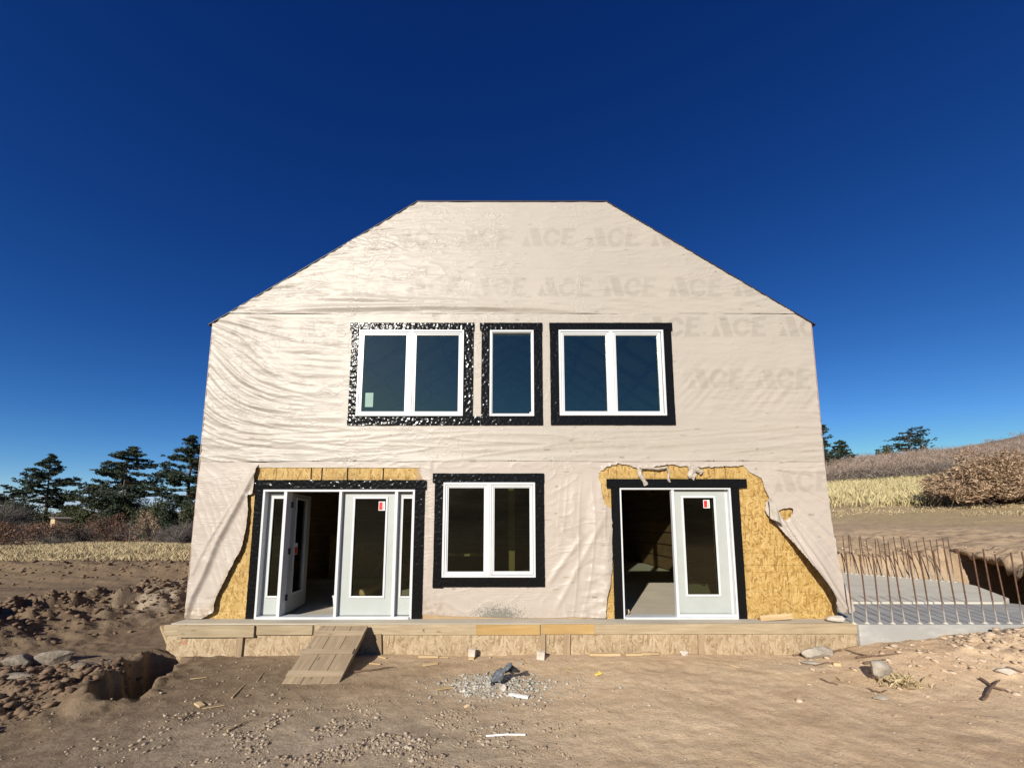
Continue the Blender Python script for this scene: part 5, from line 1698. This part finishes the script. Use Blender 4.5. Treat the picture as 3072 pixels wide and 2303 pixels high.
o = MB().prism([(-1.2, 0), (1.1, 0), (1.1, .35), (-1.2, 1.25)], 0, .02).build("strand_board_sheet", M_OSBIN)
o.location = (-3.55, 3.9, ZS); tag(o, "cut sheet of strand board standing inside the double door", "board sheet", IN)
o = MB().box(-.045, .045, -.02, .02, 0, 1.7).build("leaning_stud", M_LUMB)
o.location = (-3.6, 3.55, ZS); o.rotation_euler = (R(-12), R(28), 0); tag(o, "stud leaning on the cut strand board sheet", "stud", IN)
o = MB().box(-.07, .07, -.07, .07, 0, 2.55).build("timber_post", M_LUMB); o.location = (-0.01, 2.3, ZS)
tag(o, "bare timber post seen through the lower centre window", "post", IN)
tb = tag(empty("work_table", (-0.95, 2.2, ZS)), "work table with pale top seen through the lower centre window", "table", IN)
MB().box(-.6, .6, -.3, .3, .84, .88).build("tabletop", M_LUMB, tb)
for sx in (-.52, .52):
    for sy in (-.24, .24):
        MB().box(sx - .03, sx + .03, sy - .03, sy + .03, .0, .84).build("leg", M_RAFTER, tb)
o = MB().tube([(0, 0, 0), (0, .09, 0)], .05, 10).build("wood_wedge", M_LUMB); o.location = (1.93, 0.28, ZS + .05); tag(o, "small wood chock on the floor of the right doorway", "chock", IN)


# ------------------------------------------------------------------ vegetation
def quads(C, U, Wv):
    """leaf quads from centres and two half-axes"""
    n = len(C)
    P = np.stack([C - U - Wv * .6, C + U - Wv * .25, C + U * 1.05 + Wv * .45, C - U * .6 + Wv], 1)
    k_ = np.arange(n) * 4
    return P.reshape(-1, 3), np.stack([k_, k_ + 1, k_ + 2, k_ + 3], 1)


def leaf_cloud(C, size, r, flat=0.0, aspect=.5):
    n = len(C)
    U = r.normal(size=(n, 3)); U[:, 2] *= (1 - flat)
    U /= np.linalg.norm(U, axis=1)[:, None]
    Wv = r.normal(size=(n, 3)); Wv -= (Wv * U).sum(1)[:, None] * U
    Wv /= np.linalg.norm(Wv, axis=1)[:, None]
    s_ = size * r.uniform(.6, 1.3, n)
    return quads(C, U * s_[:, None], Wv * (s_ * aspect)[:, None])


def pine(px, D, top_py, base_py, half_px, label, seed, mat=M_NEEDLE, conical=.8, low=0.12, group="pine trees around the plot", puffs=2.4, sparse=0.0):
    r = np.random.default_rng(seed)
    X = (px - 1536) / 1200 * D * 0.993; Yw = D - 6.67
    zt = CAM.z + (1571 - top_py) / 1200 * D * 1.01
    zb = float(H(np.array([X]), np.array([Yw]))[0])
    zv = CAM.z + (1571 - base_py) / 1200 * D * 1.01
    Ht = zt - zb
    rad = half_px / 1200 * D
    root = tag(empty("pine_tree", (X, Yw, zb)), label, "tree", group)
    lean = r.normal(0, .012, 2) * Ht
    tp = [(lean[0] * t + .05 * math.sin(5 * t + seed), lean[1] * t, Ht * t - .1) for t in np.linspace(0, .97, 9)]
    tb = MB().tube(tp, [max(.02, Ht * .022 * (1 - t * .93)) for t in np.linspace(0, 1, 9)], 7)
    zc0 = max(zv - zb, 0.0)
    nb = int(62 * (1 - sparse))
    Cs = []; 
    for i in range(nb):
        t = (i + r.uniform(0, 1)) / nb
        z0 = zc0 + (Ht - zc0) * (low + (1 - low) * t) * .985
        prof = (1 - t) ** conical * (0.55 + 0.75 * r.uniform(0, 1)) + .05
        if t < .12: prof *= .75
        L = rad * prof * 1.12
        a = r.uniform(0, 6.283)
        dirv = np.array([math.cos(a), math.sin(a)])
        rise = L * r.uniform(-.12, .38)
        pts = []
        for u in (0, .35, .7, 1):
            pts.append((lean[0] * z0 / Ht + dirv[0] * L * u, lean[1] * z0 / Ht + dirv[1] * L * u, z0 + rise * u ** 1.6 - .05 * L * math.sin(u * 3)))
        tb.tube(pts, [.035 * L ** .5 * (1 - .8 * u) + .008 for u in (0, .35, .7, 1)], 4, False)
        m = max(3, int(3 + L * 3.2 * puffs))
        for j in range(m):
            u = r.uniform(.30, 1.05) ** .8
            q = np.array([np.interp(u, (0, .35, .7, 1), [p_[k_] for p_ in pts]) for k_ in range(3)])
            sd = r.normal(0, .13 * L + .05, 2); q[:2] += sd; q[2] += r.normal(.03, .06 * L ** .5)
            pr = r.uniform(.16, .34) * (Ht / 9) ** .4
            k_ = 16
            v = r.normal(size=(k_, 3)); v /= np.linalg.norm(v, axis=1)[:, None]
            Cs.append(q + v * (pr * r.uniform(.3, 1, k_))[:, None] * [1, 1, .55])
    C = np.concatenate(Cs)
    Vl, Fl = leaf_cloud(C, .13 * (Ht / 9) ** .4, r, .2, .42)
    tb.build("trunk", M_BARK, root)
    link("crown", mesh_np("crown", Vl, Fl), mat, root)
    return root


def shrub(name, px, D, top_py, half_px, mat, label, seed, cat="shrub", n=2600, leaf=.07, stems=9, group="shrubs at the left edge of the plot", twigs=0, depth=1.0, stem_mat=M_BARK, aspect=.55, base_py=None):
    r = np.random.default_rng(seed)
    X = (px - 1536) / 1200 * D * .993; Yw = D - 6.67
    zb = float(H(np.array([X]), np.array([Yw]))[0])
    Ht = max(.5, CAM.z + (1571 - top_py) / 1200 * D * 1.01 - zb)
    rad = half_px / 1200 * D
    root = tag(empty(name, (X, Yw, zb)), label, cat, group)
    # lobes
    nl = 11
    lob = np.stack([r.uniform(-1, 1, nl) * rad * .72, r.uniform(-1, 1, nl) * rad * .6 * depth, r.uniform(.25, .78, nl) * Ht], 1)
    lob[:, 2] *= 1 - .35 * (np.abs(lob[:, 0]) / rad) ** 2
    ls = r.uniform(.28, .48, nl)
    w_ = r.integers(0, nl, n)
    v = r.normal(size=(n, 3)); v /= np.linalg.norm(v, axis=1)[:, None]
    rr = r.uniform(.35, 1.08, n) ** .6
    C = lob[w_] + v * (rr * ls[w_])[:, None] * np.array([rad, rad * depth, Ht * .62])
    C = C[C[:, 2] > .03]
    C[:, 2] = np.minimum(C[:, 2], Ht * 1.04)
    sb = MB()
    for i in range(stems):
        l_ = lob[i % nl]
        b0 = np.array([r.normal(0, .22 * rad), r.normal(0, .18 * rad), -.05])
        pts = [b0, b0 * .6 + l_ * .35 + r.normal(0, .05, 3), l_ * .8 + r.normal(0, .08, 3), l_ * 1.05 + [0, 0, Ht * .12]]
        sb.tube(pts, [.03 * Ht ** .5, .022 * Ht ** .5, .014, .006], 5, False)
    sb.build("stems", stem_mat, root)
    if twigs:
        k_ = r.integers(0, nl, twigs)
        d_ = r.normal(size=(twigs, 3)); d_[:, 2] = np.abs(d_[:, 2]) * 1.1; d_ /= np.linalg.norm(d_, axis=1)[:, None]
        A = lob[k_] * [1, 1, .7] + r.normal(0, .15, (twigs, 3)) * [rad, rad, Ht * .5]
        A[:, 2] = np.clip(A[:, 2], 0, Ht * .8)
        B = A + d_ * (r.uniform(.18, .5, twigs) * Ht)[:, None]
        sd = r.normal(size=(twigs, 3)); sd /= np.linalg.norm(sd, axis=1)[:, None]
        wv = sd * .011 * (D / 30)
        P = np.stack([A - wv, A + wv, B], 1).reshape(-1, 3)
        q = np.arange(twigs) * 3
        link("twigs", mesh_np("twigs", P, np.stack([q, q + 1, q + 2], 1)), mat if n < 10 else M_TWIGG, root)
    if n >= 10:
        Vl, Fl = leaf_cloud(C, leaf, r, .1, aspect)
        link("foliage", mesh_np("foliage", Vl, Fl), mat, root)
    return root


# three tall pines on the left
pine(135, 58, 1362, 1545, 70, "dark conical pine standing leftmost on the skyline", 101, conical=.85)
pine(355, 56, 1336, 1545, 84, "broad rounded pine, middle one of the left trees", 102, conical=.55, mat=M_NEEDLE)
pine(556, 54, 1305, 1545, 80, "tall dark pine close beside the left house corner", 103, conical=.7)
pine(300, 60, 1455, 1570, 60, "low olive pine in front of the broad rounded pine", 104, mat=M_NEEDLEY, conical=.4)
pine(14, 62, 1470, 1570, 42, "small pine top cut by the left picture edge", 105, conical=.6)
# junipers
for i, (px, D, tp, hp, lb) in enumerate(((70, 56, 1492, 56, "low dark juniper under the leftmost pine"), (190, 58, 1500, 60, "olive juniper right of the leftmost pine"),
                                       (255, 54, 1515, 50, "round olive juniper beside the little shed"), (320, 54, 1500, 46, "dark juniper below the broad pine"),
                                       (408, 56, 1490, 50, "wide juniper right of the broad pine"), (478, 53, 1492, 48, "tall juniper between broad and tall pines"),
                                       (548, 50, 1480, 46, "dark juniper next to the house corner"), (596, 48, 1500, 40, "juniper half hidden by the house corner"))):
    shrub("juniper", px, D, tp, hp, M_NEEDLEY if i % 3 else M_NEEDLE, lb, 120 + i, "juniper", 6500, .13, 6, "junipers behind the left field", aspect=.45)
# oak brush and bare brush
shrub("oak_brush", 30, 33, 1555, 100, M_OAKRED, "rust brown oak brush at the left picture edge", 141, n=3600, leaf=.075, twigs=700)
shrub("oak_brush", 150, 38, 1562, 48, M_OAKRED, "dark brown oak brush left of the little shed", 142, n=2000, leaf=.065, twigs=600)
shrub("oak_brush", 318, 39, 1530, 46, M_OAKRED, "reddish oak brush right of the little shed", 143, n=2400, leaf=.07, twigs=500)
shrub("oak_brush", 452, 39, 1515, 36, M_OAKTAN, "orange brown young oak near the bare sapling", 144, n=1500, leaf=.07, twigs=300)
shrub("oak_brush", 255, 40, 1556, 40, M_OAKRED, "low faded oak brush in front of the round juniper", 145, n=1500, leaf=.06, twigs=600)
shrub("oak_brush", 385, 39, 1558, 46, M_OAKRED, "low brown oak brush before the bare sapling", 146, n=1700, leaf=.06, twigs=500)
for i, (px, D, tp, hp, lb) in enumerate(((20, 46, 1490, 60, "tall grey leafless brush at the left edge"), (110, 44, 1555, 60, "grey leafless brush under the leftmost pine"),
                                       (190, 38, 1600, 40, "low grey brush below the little shed"), (520, 38, 1570, 40, "grey leafless brush left of the house corner"),
                                       (575, 36, 1545, 46, "tall grey leafless brush touching the house corner"), (300, 45, 1560, 50, "grey brush behind the reddish oak"))):
    shrub("bare_brush", px, D, tp, hp, M_TWIGG, lb, 160 + i, "brush", 5, .05, 12, "leafless brush behind the left field", twigs=3600)
# bare sapling and pale post
p = Vector(((400 - 1536) / 1200 * 38, 38 - 6.67, 0)); p.z = hz(p.x, p.y)
sp_ = tag(empty("bare_sapling", p), "thin bare sapling with a pale trunk among the left brush", "tree")
mbs = MB().tube([(0, 0, -.05), (.05, 0, .8), (.0, 0, 1.7), (.08, 0, 2.7)], [.05, .04, .03, .012], 6)
mbs.build("trunk", M_TWIGG, sp_)
mbs = MB()
for i in range(14):
    z = .8 + i * .13; a = i * 2.4; L = .55 - .02 * i
    mbs.tube([(0.03, 0, z), (.03 + math.cos(a) * L * .6, math.sin(a) * L * .6, z + .22), (.03 + math.cos(a) * L, math.sin(a) * L, z + .5)], [.014, .009, .004], 4, False)
mbs.build("branches", M_TWIGG, sp_)
p = at(405, 1620); o = MB().box(-.06, .06, -.05, .05, -.05, .75).build("short_post", M_PAPER, None, bevel=.01); o.location = (p.x, p.y, p.z); tag(o, "short pale post standing beside the bare sapling", "post")
# little shed
Ds = 42.0
sx = (190 - 1536) / 1200 * Ds; sy = Ds - 6.67
shed = tag(empty("little_shed", (sx, sy, hz(sx, sy)), R(-28)), "little weathered shed with a tilted flat roof in the brush", "shed")
MB().box(-.62, .62, -.55, .55, -.05, 2.80).build("wall", M_CARD, shed, bevel=.01)
MB().box(-.3, .12, -.57, -.552, .0, 1.2).build("door", M_BLACKPL, shed)
MB().box(-.8, .8, -.75, .7, 2.90, 2.98, M=Matrix.Rotation(R(7), 4, 'Y')).build("roof", M_ROCKD, shed)
MB().box(-1.05, -.7, -.7, -.66, .0, .55).build("side_board", M_PAPER, shed)

# left field grass
r6 = np.random.default_rng(71)
n = 150000
D_ = 6.67 + r6.uniform(6.5, 34, n) ** 1.0; a_ = r6.uniform(-1.36, -.74, n)
pg = np.stack([a_ * D_, D_ - 6.67], 1)
dens = perlin(pg[:, 0] * .35, pg[:, 1] * .6) + .35 * perlin(pg[:, 0] * 1.4, pg[:, 1] * 1.4)
keep = (dens > +.06 - .15 * ss(16, 24, pg[:, 1])) & (pg[:, 1] > 9.2 + .09 * (pg[:, 0] + 12) + 0.9 * perlin(pg[:, 0] * .5, pg[:, 1] * .2))
blades("dry_grass", pg[keep], .52, M_GRASSB, "tan dry grass of the field left of the house", "grass", 72, .006, .33)
# right slope: yellow grass, scrub belt
n = 90000
s_ = r6.uniform(25, 47, n); a_ = r6.uniform(.70, 1.45, n)
# march outward along each bearing until the slope coordinate matches
Dd = (s_ + 9.75 + .755 * 6.67) / (.656 * a_ + .755)
pg = np.stack([a_ * Dd, Dd - 6.67], 1)
keep = r6.uniform(0, 1, n) < ss(25, 33, s_ + 4 * perlin(pg[:, 0] * .2, pg[:, 1] * .2))
blades("yellow_grass", pg[keep], .75, M_GRASSY, "tall yellow dry grass on the slope right of the house", "grass", 74, .013, .25)
n = 7000
s_ = r6.uniform(19, 30, n); a_ = r6.uniform(.70, 1.45, n)
Dd = (s_ + 9.75 + .755 * 6.67) / (.656 * a_ + .755)
pg = np.stack([a_ * Dd, Dd - 6.67], 1)
keep = perlin(pg[:, 0] * .3, pg[:, 1] * .3) > -.05
blades("sparse_grass", pg[keep], .16, M_GRASSB, "sparse short straw on the scraped right slope", "grass", 75, .012, .7)


def scrub(name, n_bush, s0, s1, a0, a1, hgt, mat, label, seed, tw=150, wd=.022):
    r = np.random.default_rng(seed)
    s_ = r.uniform(s0, s1, n_bush); a_ = r.uniform(a0, a1, n_bush)
    Dd = (s_ + 9.75 + .755 * 6.67) / (.656 * a_ + .755)
    X, Y = a_ * Dd, Dd - 6.67
    Z = H(X, Y)
    h = hgt * r.uniform(.55, 1.2, n_bush)
    bi = np.repeat(np.arange(n_bush), tw)
    m = len(bi)
    d = r.normal(size=(m, 3)); d[:, 2] = np.abs(d[:, 2]) + .25; d /= np.linalg.norm(d, axis=1)[:, None]
    A = np.stack([X[bi], Y[bi], Z[bi]], 1) + np.stack([r.normal(0, .45, m) * h[bi], r.normal(0, .45, m) * h[bi], r.uniform(0, .72, m) * h[bi]], 1)
    B = A + d * (r.uniform(.15, .42, m) * h[bi])[:, None]
    sd = r.normal(size=(m, 3)); sd /= np.linalg.norm(sd, axis=1)[:, None]
    wv = sd * (wd * (Dd[bi] / 50) ** .8)[:, None]
    P = np.stack([A - wv, A + wv, B], 1).reshape(-1, 3)
    q = np.arange(m) * 3
    o = link(name, mesh_np(name, P, np.stack([q, q + 1, q + 2], 1)), mat)
    return tag(o, label, "scrub", kind="stuff")


scrub("scrub_belt", 900, 44, 110, .70, 1.5, 2.6, M_TWIG, "leafless grey brown scrub covering the slope behind the yellow grass", 81, 170)
scrub("scrub_edge", 170, 43, 48, .70, 1.45, 2.0, M_TWIGG, "darker leafless scrub along the edge of the yellow grass", 82, 170)
scrub("hill_scrub", 900, 130, 420, .80, 1.5, 3.0, M_TWIG, "scattered scrub dotting the far bare hill", 83, 60, .03)


# broad dry oak on the right
def big_oak():
    r = np.random.default_rng(91)
    D = 26.0; px = 3000
    X = (px - 1536) / 1200 * D; Yw = D - 6.67
    zb = float(H(np.array([X]), np.array([Yw]))[0])
    root = tag(empty("oak_bush", (X, Yw, zb)), "broad oak bush full of dry tan leaves at the right edge", "oak bush")
    rad, Ht = 4.4, 4.1
    nl = 95
    a = r.uniform(0, 6.283, nl); q = r.uniform(.1, 1, nl) ** .6
    lob = np.stack([np.cos(a) * q * rad * .92, np.sin(a) * q * rad * .55, Ht * (.22 + .62 * r.uniform(0, 1, nl)) * np.sqrt(np.clip(1.05 - q ** 2, .12, 1))], 1)
    n = 26000
    k_ = r.integers(0, nl, n)
    v = r.normal(size=(n, 3)); v /= np.linalg.norm(v, axis=1)[:, None]
    C = lob[k_] + v * (r.uniform(.3, 1, n) ** .5)[:, None] * np.array([.85, .75, .55]) * r.uniform(.7, 1.15, n)[:, None]
    C = C[C[:, 2] > .12]
    Vl, Fl = leaf_cloud(C, .088, r, .35, .5)
    link("foliage", mesh_np("foliage", Vl, Fl), M_OAKTAN, root)
    sb = MB()
    for i in range(30):
        l_ = lob[i]; b0 = np.array([r.normal(0, 1.3), r.normal(0, .6), -.1])
        sb.tube([b0, b0 * .7 + l_ * .3 + [0, 0, .1], l_ * .75 + b0 * .2, l_ + [0, 0, .25]], [.06, .045, .03, .01], 5, False)
    sb.build("stems", M_BARK, root)


big_oak()
GP = "trees on the right skyline"
pine(2462, 62, 1258, 1420, 52, "tall pine half hidden by the right house edge", 106, conical=.35, group=GP, low=.05)
pine(2540, 66, 1322, 1400, 27, "small round topped pine right of the house edge", 107, conical=.35, group=GP, low=.02)
pine(2752, 82, 1288, 1375, 46, "spreading flat topped pine alone on the scrub ridge", 108, conical=.22, group=GP, sparse=.45, low=.10)
shrub("ridge_bush", 2680, 80, 1338, 22, M_NEEDLEY, "small dark bush left of the flat topped pine", 109, "bush", 1800, .16, 4, GP)
shrub("ridge_bush", 2795, 81, 1335, 16, M_OAKRED, "small brown bush touching the flat topped pine", 110, "bush", 1200, .16, 4, GP)
